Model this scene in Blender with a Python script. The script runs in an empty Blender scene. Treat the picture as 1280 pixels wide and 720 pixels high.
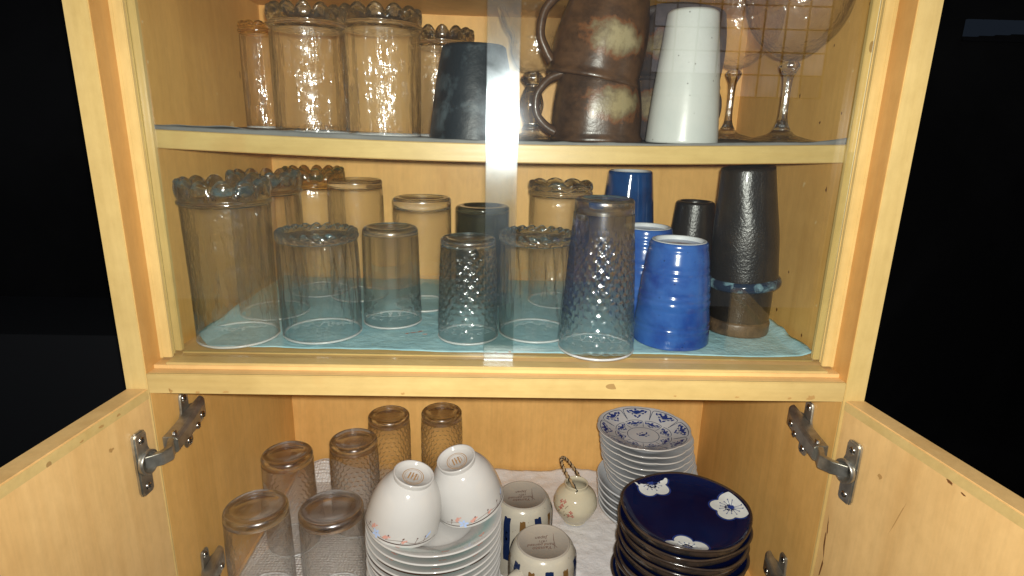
import bpy, bmesh, math, random
from math import sin, cos, pi, radians, sqrt, atan2, exp
from mathutils import Vector, Matrix, noise
random.seed(7)

# ------------------------------------------------------------------ camera
Z0 = 1.2                                    # height of the eye above the floor
sc = bpy.context.scene
COL = sc.collection
F_PX, PITCH, ROLL, YAW = 735.0, 15.4604, 1.3106, 1.3033
cam = bpy.data.cameras.new('camera'); camo = bpy.data.objects.new('camera', cam); COL.objects.link(camo)
cam.sensor_width = 36.0; cam.lens = 36.0 * F_PX / 1280.0; cam.clip_start = 0.01; cam.clip_end = 50
R = (Matrix.Rotation(radians(-YAW), 4, 'Z') @ Matrix.Rotation(radians(90 - PITCH), 4, 'X')
     @ Matrix.Rotation(radians(ROLL), 4, 'Z'))
camo.matrix_world = Matrix.Translation((-0.0034, -0.5537, Z0)) @ R
sc.camera = camo

# ------------------------------------------------------------------ light
world = bpy.data.worlds.new('World'); sc.world = world; world.use_nodes = True
bg = world.node_tree.nodes['Background']
bg.inputs[0].default_value = (0.70, 0.80, 0.92, 1); bg.inputs[1].default_value = 0.16

fl = bpy.data.lights.new('flash', 'AREA'); fl.shape = 'DISK'; fl.size = 0.014; fl.energy = 8.6
fl.color = (1.0, 0.965, 0.90)
flo = bpy.data.objects.new('flash', fl); COL.objects.link(flo)
flo.matrix_world = Matrix.Translation((0.004, -0.560, Z0 + 0.013)) @ R

sc.view_settings.view_transform = 'Standard'; sc.view_settings.look = 'None'
sc.view_settings.exposure = 0.0; sc.view_settings.gamma = 1.0
sc.render.engine = 'CYCLES'
cy = sc.cycles
cy.max_bounces = 22; cy.diffuse_bounces = 5; cy.glossy_bounces = 8; cy.transmission_bounces = 20
cy.transparent_max_bounces = 40; cy.caustics_refractive = True; cy.caustics_reflective = False
cy.sample_clamp_indirect = 3.0; cy.use_denoising = True; cy.blur_glossy = 0.5
try: cy.denoiser = 'OPENIMAGEDENOISE'
except Exception: pass

# ------------------------------------------------------------------ materials
class NT:
    def __init__(s, name):
        s.m = bpy.data.materials.new(name); s.m.use_nodes = True
        s.t = s.m.node_tree; s.t.nodes.clear()
        s.out = s.t.nodes.new('ShaderNodeOutputMaterial')
    def n(s, typ, **kw):
        nd = s.t.nodes.new('ShaderNode' + typ)
        for k, v in kw.items(): setattr(nd, k, v)
        return nd
    def put(s, sock, v):
        if isinstance(v, bpy.types.NodeSocket): s.t.links.new(v, sock)
        elif isinstance(v, bpy.types.Node): s.t.links.new(v.outputs[0], sock)
        elif v is not None:
            if isinstance(v, (tuple, list)) and len(v) == 3 and sock.type == 'RGBA': v = (*v, 1)
            sock.default_value = v
    def noise(s, scale, vec=None, detail=4, rough=.55, dist=0.):
        nd = s.n('TexNoise'); s.put(nd.inputs['Scale'], scale); nd.inputs['Detail'].default_value = detail
        nd.inputs['Roughness'].default_value = rough; nd.inputs['Distortion'].default_value = dist
        if vec is not None: s.put(nd.inputs['Vector'], vec)
        return nd.outputs['Fac']
    def ramp(s, fac, stops, interp='LINEAR'):
        nd = s.n('ValToRGB'); s.put(nd.inputs[0], fac); e = nd.color_ramp.elements; nd.color_ramp.interpolation = interp
        while len(e) < len(stops): e.new(0.5)
        for el, (p, c) in zip(e, stops):
            el.position = p
            el.color = (*c, 1) if isinstance(c, (tuple, list)) else (c, c, c, 1)
        return nd.outputs[0]
    def math(s, op, a, b=0., c=None):
        nd = s.n('Math', operation=op); s.put(nd.inputs[0], a); s.put(nd.inputs[1], b)
        if c is not None: s.put(nd.inputs[2], c)
        return nd.outputs[0]
    def mix(s, fac, a, b, blend='MIX'):
        nd = s.n('Mix', data_type='RGBA', blend_type=blend)
        s.put(nd.inputs[0], fac); s.put(nd.inputs[6], a); s.put(nd.inputs[7], b)
        return nd.outputs[2]
    def coord(s, kind='Object', scale=(1, 1, 1), loc=(0, 0, 0)):
        tc = s.n('TexCoord'); mp = s.n('Mapping'); s.t.links.new(tc.outputs[kind], mp.inputs[0])
        mp.inputs['Scale'].default_value = scale; mp.inputs['Location'].default_value = loc
        return mp.outputs[0]
    def world_coord(s, scale=(1, 1, 1)):
        g = s.n('NewGeometry'); mp = s.n('Mapping'); s.t.links.new(g.outputs['Position'], mp.inputs[0])
        mp.inputs['Scale'].default_value = scale
        return mp.outputs[0]
    def bump(s, h, strength=.3, dist=.001, normal=None):
        nd = s.n('Bump'); s.put(nd.inputs['Height'], h); nd.inputs['Strength'].default_value = strength
        nd.inputs['Distance'].default_value = dist
        if normal is not None: s.put(nd.inputs['Normal'], normal)
        return nd.outputs[0]
    def bsdf(s, col, rough=.5, spec=.5, metal=0., normal=None, coat=0., coat_rough=.05, sss=0.):
        b = s.n('BsdfPrincipled'); s.put(b.inputs['Base Color'], col); s.put(b.inputs['Roughness'], rough)
        b.inputs['Specular IOR Level'].default_value = spec; s.put(b.inputs['Metallic'], metal)
        b.inputs['Coat Weight'].default_value = coat; b.inputs['Coat Roughness'].default_value = coat_rough
        if normal is not None: s.put(b.inputs['Normal'], normal)
        return b
    def done(s, sh):
        s.t.links.new(sh.outputs[0] if isinstance(sh, bpy.types.Node) else sh, s.out.inputs[0]); return s.m

def wood(name, axis, base, dark, rough=.42, specks=True):
    """pale veneer; the grain runs along the given axis (0 x, 1 y, 2 z)"""
    t = NT(name)
    sc1 = [26, 26, 26]; sc1[axis] = 1.3
    sc2 = [240, 240, 240]; sc2[axis] = 9
    big = t.noise(1.0, t.world_coord(tuple(sc1)), 5, .6, .6)
    fine = t.noise(1.0, t.world_coord(tuple(sc2)), 3, .6)
    blot = t.noise(5.5, t.world_coord(), 3, .5)
    c = t.ramp(big, [(.30, dark), (.52, base), (.75, tuple(min(1, v * 1.09) for v in base))])
    c = t.mix(.30, c, t.ramp(fine, [(.3, tuple(v * .80 for v in base)), (.62, base)]), 'MIX')
    mott = t.noise(95, t.world_coord(tuple(.55 if k == axis else 1 for k in range(3))), 4, .65)
    c = t.mix(.6, c, t.ramp(mott, [(.30, (.86, .84, .80)), (.62, (1, 1, 1))]), 'MULTIPLY')
    c = t.mix(.55, c, t.ramp(blot, [(.28, (.74, .69, .62)), (.55, (1, 1, 1)), (.8, (1.0, 1.0, .92))]), 'MULTIPLY')
    if specks:
        v = t.n('TexVoronoi'); v.inputs['Scale'].default_value = 17
        sv = [1, 1, 1]; sv[axis] = .45
        t.put(v.inputs['Vector'], t.world_coord(tuple(sv)))
        spot = t.math('LESS_THAN', v.outputs['Distance'], .055)
        sel = t.math('GREATER_THAN', t.noise(9, t.world_coord(), 1), .56)
        c = t.mix(t.math('MULTIPLY', t.math('MULTIPLY', spot, sel), .6), c, (.17, .075, .02))
        sm = t.ramp(t.noise(14, t.world_coord((1, 1, 1)), 2, .5), [(.66, 0.), (.80, .4)])
        c = t.mix(sm, c, (.50, .27, .085))
    rr = t.math('ADD', t.math('MULTIPLY', fine, .22), rough - .11)
    b = t.bsdf(c, rr, .35, normal=t.bump(fine, .10, .0006), coat=.08, coat_rough=.3)
    return t.done(b)

W_B, W_D = (.72, .47, .195), (.63, .385, .145)
M = {}
M['wood_z'] = wood('wood upright grain', 2, W_B, W_D)
M['wood_x'] = wood('wood cross grain', 0, W_B, W_D)
M['wood_in'] = wood('inner veneer', 2, (.76, .445, .135), (.66, .37, .10), .5)
M['wood_orange'] = wood('orange veneer', 2, (.58, .315, .095), (.52, .26, .07), .45, False)
M['lip_z'] = wood('pale lipping upright', 2, (.66, .48, .19), (.60, .42, .145), .4, True)
M['lip_x'] = wood('pale lipping cross', 0, (.57, .415, .165), (.52, .36, .13), .4, True)

def glass_mat(name, tint=(1, 1, 1), refr=.18, bend=1.14, edge=(.46, .50, .52), bumps=None, gloss=.09, power=4.0, painted_gleam=0., film=.007):
    """thin walled drinking glass: each wall lets light through, bends part of it, mirrors by Fresnel (Schlick),
    loses light only at a grazing angle, and carries a faint dried-water film"""
    t = NT(name); nrm = None
    if bumps:
        h = None
        for (scl, st, ax, dist) in bumps: nrm = t.bump(t.noise(scl, t.coord('Object', ax), 3, .5), st, dist, nrm)
    lw = t.n('LayerWeight'); lw.inputs[0].default_value = .5
    if nrm is not None: t.put(lw.inputs['Normal'], nrm)
    F = lw.outputs['Facing']
    fres = t.math('ADD', .05, t.math('MULTIPLY', .90, t.math('POWER', F, 5.)))
    c = t.mix(t.math('POWER', F, power), tint, tuple(a * b for a, b in zip(tint, edge)))
    tr = t.n('BsdfTransparent'); t.put(tr.inputs[0], c)
    rf = t.n('BsdfRefraction'); t.put(rf.inputs[0], c); rf.inputs['IOR'].default_value = bend; rf.inputs['Roughness'].default_value = 0
    gl = t.n('BsdfGlossy'); gl.inputs['Roughness'].default_value = gloss; gl.inputs[0].default_value = (1, 1, 1, 1)
    g2 = t.n('BsdfGlossy'); g2.inputs['Roughness'].default_value = .32; g2.inputs[0].default_value = (1, 1, 1, 1)
    if nrm is not None: [t.put(q.inputs['Normal'], nrm) for q in (rf, gl, g2)]
    m1 = t.n('MixShader'); m1.inputs[0].default_value = refr; t.put(m1.inputs[1], tr); t.put(m1.inputs[2], rf)
    m2 = t.n('MixShader'); t.put(m2.inputs[0], fres); t.put(m2.inputs[1], m1); t.put(m2.inputs[2], gl)
    m3 = t.n('MixShader'); t.put(m3.inputs[0], t.math('MULTIPLY', film * 2, t.noise(55, t.coord('Object', (1, 1, .35)), 4, .65))); t.put(m3.inputs[1], m2); t.put(m3.inputs[2], g2)
    if painted_gleam:
        df = t.n('BsdfDiffuse'); df.inputs[0].default_value = (.9, .92, .92, 1)  # diffuse white painted in for light gathered by the glass
        m4 = t.n('MixShader'); m4.inputs[0].default_value = painted_gleam; t.put(m4.inputs[1], m3); t.put(m4.inputs[2], df); return t.done(m4)
    return t.done(m3)
def solid_glass(name, col, bumps=None, rough=0., sheen=.05, sheen_rough=.08):
    t = NT(name); nrm = None
    if bumps: nrm = t.bump(t.noise(bumps[0], t.coord('Object'), 3, .5), bumps[1], .003)
    g = t.n('BsdfGlass'); t.put(g.inputs[0], col); g.inputs['IOR'].default_value = 1.46; g.inputs['Roughness'].default_value = rough
    gl = t.n('BsdfGlossy'); gl.inputs['Roughness'].default_value = sheen_rough
    if nrm is not None: t.put(g.inputs['Normal'], nrm); t.put(gl.inputs['Normal'], nrm)
    tr = t.n('BsdfTransparent')
    m = t.n('MixShader'); m.inputs[0].default_value = sheen; t.put(m.inputs[1], g); t.put(m.inputs[2], gl)
    m2 = t.n('MixShader'); m2.inputs[0].default_value = .12; t.put(m2.inputs[1], m); t.put(m2.inputs[2], tr)
    return t.done(m2)
M['glass'] = glass_mat('clear drinking glass', (.995, .995, .99), bumps=[(30, .5, (1, 1, .2), .004), (75, .8, (1, 1, .8), .0055)])
M['glass_wavy'] = glass_mat('wavy drinking glass', (.985, .995, 1.), .24, 1.30, (.40, .44, .46), [(46, 1., (1, 1, .20), .005), (16, .6, (1, 1, 1), .007), (80, .6, (1, 1, .30), .0045), (60, .45, (1, 1, 1), .0045)], .10, 3.0, film=.011)
M['glass_dimple'] = glass_mat('dimpled drinking glass', (.985, .995, 1.), .48, 1.38, (.46, .50, .52), None, .11, 3.0, film=.012)
M['glass_thick'] = solid_glass('thick glass foot', (.975, .99, 1.), (70, .35), 0., .10, .12)
M['gold_glint_glass'] = solid_glass('glass foot with tinted gold glint', (1., .93, .70), (70, .35))  # gold tint stands in for a reflection caught in the foot
M['glass_base'] = solid_glass('thick glass base', (.98, .993, 1.), None, 0., .14, .25)
M['glass_smoke'] = glass_mat('faintly brown glass', (.985, .985, .98), .22, 1.18, (.42, .42, .41), [(40, .4, (1, 1, .4), .003), (80, .6, (1, 1, .8), .003)], power=3.2)
M['glass_smoke_dimple'] = glass_mat('faintly brown dimpled glass', (.985, .985, .98), .36, 1.34, (.42, .42, .41), None, .09, 3.2, film=.011)
M['glass_smoke_base'] = solid_glass('brown tinged glass base', (.965, .965, .96), None, 0., .09, .22)
M['glass_rim'] = glass_mat('rolled glass rim', (.99, .99, .985), .4, 1.4, (.8, .8, .8), None, .28, 1.5, .38)  # bright line of refracted flash light put in as diffuse white
M['glass_dark'] = glass_mat('dark green glass', (.42, .47, .44), .3, 1.16, (.4, .4, .4), [(60, .15, (1, 1, 1), .002)])

def pane_mat(name, glare_strip):
    t = NT(name)
    lw = t.n('LayerWeight'); lw.inputs[0].default_value = .5
    co = t.world_coord((1, 1, 1))
    sep = t.n('SeparateXYZ'); t.put(sep.inputs[0], co)
    gl = t.n('BsdfGlossy'); gl.inputs['Roughness'].default_value = 0.0; gl.inputs[0].default_value = (1, 1, 1, 1)
    # greasy film, masked to a strip that paints the flash glare on the overlap
    film = t.n('BsdfGlossy'); film.inputs['Roughness'].default_value = .145; film.inputs[0].default_value = (.82, .92, 1, 1)
    tr = t.n('BsdfTransparent'); tr.inputs[0].default_value = (.95, .965, .95, 1)
    m1 = t.n('MixShader'); t.put(m1.inputs[0], t.math('ADD', .042, t.math('MULTIPLY', .93, t.math('POWER', lw.outputs['Facing'], 5.)))); t.put(m1.inputs[1], tr); t.put(m1.inputs[2], gl)
    d = t.math('ABSOLUTE', t.math('SUBTRACT', sep.outputs[0], -.003))
    near = t.ramp(t.math('MULTIPLY', d, 10.), [(.0, 1.), (.148, 1.), (.160, .035), (.5, .012), (.9, .005)])
    nz = t.ramp(t.noise(30, t.world_coord((1, 1, 1.6)), 5, .65, .8), [(.3, .25), (.7, 1.)])
    m2 = t.n('MixShader'); t.put(m2.inputs[0], t.math('MULTIPLY', t.math('MULTIPLY', near, nz), glare_strip)); t.put(m2.inputs[1], m1); t.put(m2.inputs[2], film)
    return t.done(m2)
M['pane'] = pane_mat('sliding window glass', .075)
t = NT('glass pane edge'); M['pane_edge'] = t.done(t.bsdf((.86, .93, .90), .25, .6))

def glaze(name, col, rough=.15, spec=.5, bumpy=None, var=None, speck=None, coat=0.):
    t = NT(name); c = t.mix(0., col, col)
    if var:
        c2, scl, lo, hi = var; c = t.mix(t.ramp(t.noise(scl, t.coord(), 5, .6, .4), [(lo, 0.), (hi, 1.)]), c, c2)
    if speck:
        sc_, size, cc = speck
        v = t.n('TexVoronoi'); v.inputs['Scale'].default_value = sc_; t.put(v.inputs['Vector'], t.coord())
        sel = t.math('GREATER_THAN', t.noise(sc_ * .7, t.coord(), 1), .54)
        c = t.mix(t.math('MULTIPLY', t.math('MULTIPLY', t.math('LESS_THAN', v.outputs['Distance'], size), sel), .8), c, cc)
    nm = None
    if bumpy: nm = t.bump(t.noise(bumpy[0], t.coord(), 3, .6), bumpy[1], .001)
    return t.done(t.bsdf(c, rough, spec, normal=nm, coat=coat))
M['porcelain'] = glaze('white porcelain', (.50, .49, .465), .10)
M['porcelain_grey'] = glaze('greyish porcelain', (.56, .575, .58), .14, var=((.48, .50, .52), 22, .4, .7))
M['white_cup'] = glaze('speckled pale stoneware', (.50, .51, .485), .28, .45, (120, .1), ((.45, .47, .45), 14, .4, .65), (150, .12, (.12, .11, .10)))
M['cobalt'] = glaze('cobalt blue glaze', (.034, .105, .35), .16, .5, (60, .12), ((.010, .038, .22), 24, .42, .68), (120, .10, (.01, .02, .06)))
M['deepblue'] = glaze('deep blue glaze', (.012, .06, .20), .10, .5, (50, .1), ((.006, .02, .08), 16, .4, .7))
M['unglazed'] = glaze('pale bare foot', (.62, .64, .66), .5)
M['black'] = glaze('black pitted glaze', (.014, .0115, .010), .30, .6, (330, .55), ((.026, .020, .015), 30, .45, .7), coat=.15)
M['black_foot'] = glaze('bare brown clay', (.10, .062, .036), .40, .5, (260, .5), ((.045, .03, .02), 60, .45, .6))
M['blue_drip'] = glaze('blue white drip glaze', (.015, .025, .05), .1, .5, (60, .2), ((.20, .34, .40), 60, .52, .68))
M['slate'] = glaze('slate mottled glaze', (.010, .014, .018), .45, .4, (90, .6), ((.060, .080, .092), 44, .50, .72))
M['plate_side'] = glaze('dark iron glaze', (.022, .019, .018), .13, .6, (70, .25), ((.07, .045, .03), 40, .45, .7))
M['iron_rim'] = glaze('brown iron rim', (.055, .036, .024), .15, .6, (90, .2), ((.035, .024, .018), 40, .4, .6))
M['navy'] = glaze('navy plate glaze', (.0022, .0045, .030), .07, .5, (40, .06), ((.0025, .010, .050), 12, .4, .7))
M['cream'] = glaze('cream stoneware glaze', (.43, .395, .31), .16, .5, (70, .08), ((.36, .335, .28), 24, .4, .65), (170, .10, (.16, .11, .06)))
M['bare_clay'] = glaze('bare beige clay', (.34, .295, .235), .6, .3, (240, .15), ((.28, .255, .22), 18, .4, .65))
M['pot'] = glaze('ivory pot glaze', (.60, .53, .37), .10, .5, None, ((.55, .50, .37), 20, .4, .7))
def flat(name, col, rough=.3, spec=.4): 
    t = NT(name); n = t.noise(220, t.coord(), 2); c = t.mix(t.math('MULTIPLY', n, .35), col, tuple(v * .55 for v in col))
    return t.done(t.bsdf(c, rough, spec))
M['ink_blue'] = flat('cobalt brushwork', (.020, .045, .21), .15, .5)
M['ink_line'] = flat('dark blue line', (.02, .035, .10), .15, .5)
M['ink_brown'] = flat('brown print', (.12, .055, .035), .3)
M['ink_gold'] = flat('gold brown print', (.42, .24, .10), .3)
M['ink_red'] = flat('faded red print', (.50, .16, .12), .2)
M['ink_pink'] = flat('pinkish print', (.62, .32, .26), .2)
M['ink_sky'] = flat('light blue print', (.42, .55, .82), .2)
M['ink_dark'] = flat('dark rim line', (.06, .032, .022), .2)
M['petal'] = flat('white petal glaze', (.66, .70, .68), .1, .5)
M['stripe_blue'] = flat('blue brushed stripe', (.008, .018, .062), .18, .5)
M['stripe_brown'] = flat('brown brushed stripe', (.16, .085, .028), .18, .5)
M['wicker'] = flat('cane strip', (.44, .29, .14), .5)
M['wire'] = flat('black wire', (.012, .01, .01), .3)

def rust_mat(name, c0, c1, patch, ang, zc):
    """reddish brown salt glaze with a cream flash on one side"""
    t = NT(name); co = t.coord('Object')
    sep = t.n('SeparateXYZ'); t.put(sep.inputs[0], co)
    c = t.mix(t.ramp(t.noise(34, t.coord('Object', (1, 1, 1.6)), 6, .7), [(.36, 0.), (.66, 1.)]), c0, c1)
    # the flash: an oval round direction ang at height zc
    dx, dy = cos(ang), sin(ang)
    side = t.math('ADD', t.math('MULTIPLY', sep.outputs[0], -dy), t.math('MULTIPLY', sep.outputs[1], dx))
    front = t.math('ADD', t.math('MULTIPLY', sep.outputs[0], dx), t.math('MULTIPLY', sep.outputs[1], dy))
    d = t.math('SQRT', t.math('ADD', t.math('POWER', t.math('DIVIDE', side, .040), 2.), t.math('POWER', t.math('DIVIDE', t.math('SUBTRACT', sep.outputs[2], zc), .021), 2.)))
    d = t.math('ADD', d, t.math('MULTIPLY', t.math('SUBTRACT', t.noise(75, co, 5, .7), .5), 1.5))
    rim_ = t.math('MULTIPLY', t.ramp(d, [(.6, 0.), (.85, 1.), (1.0, .0)]), t.math('GREATER_THAN', front, 0.)); c = t.mix(t.math('MULTIPLY', rim_, .6), c, (.20, .075, .025))
    msk = t.math('MULTIPLY', t.ramp(d, [(.25, 1.), (.85, 0.)]), t.math('GREATER_THAN', front, 0.))
    c = t.mix(t.math('MULTIPLY', msk, .72), c, patch)
    return t.done(t.bsdf(c, .34, .5, normal=t.bump(t.noise(150, co, 4, .65), .35, .001), coat=.1))

t = NT('brushed steel hinge'); n = t.noise(60, t.coord('Object'), 4, .6)
M['steel'] = t.done(t.bsdf(t.ramp(n, [(.3, (.28, .27, .235)), (.7, (.56, .55, .49))]), t.math('ADD', t.math('MULTIPLY', n, .25), .22), .5, .9, normal=t.bump(n, .15, .0008)))
M['screw'] = t.m
t = NT('bright screw'); M['screw'] = t.done(t.bsdf((.62, .60, .56), .2, .5, 1.))
t = NT('screw slot'); M['slot'] = t.done(t.bsdf((.03, .03, .03), .6, .2))

def cloth_mat(name, col, col2, scl, bump=.5, quilt=0.):
    t = NT(name); co = t.coord('Object')
    n = t.noise(scl, co, 5, .6, .5)
    c = t.mix(t.ramp(n, [(.3, 0.), (.7, 1.)]), col, col2)
    h = t.noise(scl * 3.5, co, 4, .65)
    nm = t.bump(h, bump, .002)
    if quilt:
        v = t.n('TexVoronoi'); v.inputs['Scale'].default_value = quilt; t.put(v.inputs['Vector'], co); v.inputs['Randomness'].default_value = .25
        nm = t.bump(v.outputs['Distance'], 1., .0035, nm)
        b = t.bsdf(c, .35, .5, normal=nm)
    else: b = t.bsdf(c, .85, .2, normal=nm)
    return t.done(b)
M['blue_cloth'] = cloth_mat('pale blue tissue', (.42, .66, .71), (.30, .53, .60), 26, 1.0)
M['grey_cloth'] = cloth_mat('grey blue tissue', (.20, .20, .19), (.14, .14, .135), 20, .4)
M['towel'] = cloth_mat('white wrinkled towel', (.74, .72, .70), (.66, .64, .63), 30, .8)
M['quilt'] = cloth_mat('white bubbled liner', (.72, .70, .67), (.62, .60, .58), 18, .5, 210)
M['wire_dark'] = flat('dark bar of window reflection', (.004, .004, .005), .6, .1)
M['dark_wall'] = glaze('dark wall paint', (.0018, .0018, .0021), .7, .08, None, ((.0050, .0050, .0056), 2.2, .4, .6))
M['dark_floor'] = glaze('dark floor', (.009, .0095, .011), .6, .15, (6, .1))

# ------------------------------------------------------------------ object helpers
def link(o, parent=None):
    COL.objects.link(o)
    if parent is not None: o.parent = parent
    return o
def tag(o, label=None, cat=None, group=None, kind=None):
    if label: o['label'] = label
    if cat: o['category'] = cat
    if group: o['group'] = group
    if kind: o['kind'] = kind
    return o
def thing(name, label, cat, loc, rot=(0, 0, 0), group=None):
    o = bpy.data.objects.new(name, None); o.empty_display_size = .02
    o.location = (loc[0], loc[1], loc[2] + Z0); o.rotation_euler = rot
    link(o); return tag(o, label, cat, group)
def mesh(name, verts, faces, mat, parent=None, smooth=True, bevel=0.):
    me = bpy.data.meshes.new(name); me.from_pydata([tuple(v) for v in verts], [], faces); me.validate()
    bm = bmesh.new(); bm.from_mesh(me); bmesh.ops.recalc_face_normals(bm, faces=bm.faces)
    if bevel:
        bmesh.ops.bevel(bm, geom=[e for e in bm.edges if e.calc_face_angle(0) > .6], offset=bevel, segments=2, affect='EDGES', clamp_overlap=True)
    bm.to_mesh(me); bm.free()
    for p in me.polygons: p.use_smooth = smooth
    if isinstance(mat, (list, tuple)):
        for m_ in mat: me.materials.append(m_)
    else: me.materials.append(mat)
    return link(bpy.data.objects.new(name, me), parent)
def box(name, x0, x1, y0, y1, z0, z1, mat, parent=None, bevel=.0008, world=True):
    k = Z0 if world else 0
    v = [(x, y, z + k) for x in (x0, x1) for y in (y0, y1) for z in (z0, z1)]
    f = [(0, 1, 3, 2), (4, 6, 7, 5), (0, 4, 5, 1), (2, 3, 7, 6), (0, 2, 6, 4), (1, 5, 7, 3)]
    o = mesh(name, v, f, mat, parent, smooth=False, bevel=bevel)
    if bevel:
        for p in o.data.polygons: p.use_smooth = True
        try: o.data.set_sharp_from_angle(angle=radians(50))
        except Exception: pass
    return o
def lathe(name, prof, mat, parent=None, seg=72, fn=None, closed=False, sharp=None):
    """prof: (r, z) list; fn(i, theta, r, z) -> (r, z, theta) shapes it round the axis"""
    V = []; Fc = []; rings = []
    for i, (r, z) in enumerate(prof):
        if r < 1e-6: rings.append([len(V)]); V.append((0, 0, z)); continue
        rg = []
        for k in range(seg):
            th = 2 * pi * k / seg
            a, b, c = (r, z, th) if fn is None else fn(i, th, r, z)
            rg.append(len(V)); V.append((a * cos(c), a * sin(c), b))
        rings.append(rg)
    pairs = list(zip(rings, rings[1:]))
    if closed: pairs.append((rings[-1], rings[0]))
    for A, B in pairs:
        if len(A) == 1 and len(B) == 1: continue
        for k in range(seg):
            k2 = (k + 1) % seg
            if len(A) == 1: Fc.append((A[0], B[k], B[k2]))
            elif len(B) == 1: Fc.append((A[k], A[k2], B[0]))
            else: Fc.append((A[k], A[k2], B[k2], B[k]))
    o = mesh(name, V, Fc, mat, parent)
    if sharp:
        try: o.data.set_sharp_from_angle(angle=radians(sharp))
        except Exception: pass
    return o
def dense(prof, step=.0025):
    out = [prof[0]]
    for (r0, z0), (r1, z1) in zip(prof, prof[1:]):
        n = max(1, int(math.hypot(r1 - r0, z1 - z0) / step))
        for j in range(1, n + 1): out.append((r0 + (r1 - r0) * j / n, z0 + (z1 - z0) * j / n))
    return out
def smooth_prof(pts, n=8):
    """Catmull-Rom through (r, z) points"""
    P = [pts[0]] + list(pts) + [pts[-1]]; out = []
    for i in range(1, len(P) - 2):
        p0, p1, p2, p3 = P[i - 1], P[i], P[i + 1], P[i + 2]
        for j in range(n):
            s = j / n
            out.append(tuple(.5 * ((2 * p1[k]) + (-p0[k] + p2[k]) * s + (2 * p0[k] - 5 * p1[k] + 4 * p2[k] - p3[k]) * s * s + (-p0[k] + 3 * p1[k] - 3 * p2[k] + p3[k]) * s ** 3) for k in (0, 1)))
    out.append(pts[-1]); return [(max(0, r), z) for r, z in out]
def tube(name, pts, rad, mat, parent=None, seg=10, n=6, flat=1.0, twist=0.):
    """round bar along a smoothed path; rad may be a list"""
    P = [Vector(p) for p in pts]; Q = [P[0]] + P + [P[-1]]; path = []; rr = []
    rl = rad if isinstance(rad, (list, tuple)) else [rad] * len(P)
    for i in range(1, len(Q) - 2):
        p0, p1, p2, p3 = Q[i - 1], Q[i], Q[i + 1], Q[i + 2]
        for j in range(n):
            s = j / n
            path.append(.5 * ((2 * p1) + (-p0 + p2) * s + (2 * p0 - 5 * p1 + 4 * p2 - p3) * s * s + (-p0 + 3 * p1 - 3 * p2 + p3) * s ** 3))
            rr.append(rl[i - 1] + (rl[i] - rl[i - 1]) * s)
    path.append(P[-1]); rr.append(rl[-1])
    V = []; Fc = []; up = Vector((.13, .21, .97)).normalized()
    for i, p in enumerate(path):
        d = (path[min(i + 1, len(path) - 1)] - path[max(i - 1, 0)]).normalized()
        a = d.cross(up)
        if a.length < 1e-3: a = d.cross(Vector((1, 0, 0)))
        a.normalize(); b = d.cross(a).normalized(); up = (a.cross(d)).normalized()
        for k in range(seg):
            th = 2 * pi * k / seg
            V.append(p + a * cos(th) * rr[i] * flat + b * sin(th) * rr[i])
    m_ = len(path)
    for i in range(m_ - 1):
        for k in range(seg):
            k2 = (k + 1) % seg; Fc.append((i * seg + k, i * seg + k2, (i + 1) * seg + k2, (i + 1) * seg + k))
    Fc.append(tuple(range(seg))); Fc.append(tuple((m_ - 1) * seg + k for k in range(seg)))
    return mesh(name, V, Fc, mat, parent)
def interp(prof, v, key=1):
    """r at height z (key=1) or z at radius r (key=0) along a monotone list"""
    o = 1 - key; L = sorted(prof, key=lambda q: q[key])
    if v <= L[0][key]: return L[0][o]
    for a, b in zip(L, L[1:]):
        if a[key] <= v <= b[key]:
            s = (v - a[key]) / max(1e-9, b[key] - a[key]); return a[o] + (b[o] - a[o]) * s
    return L[-1][o]
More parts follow.
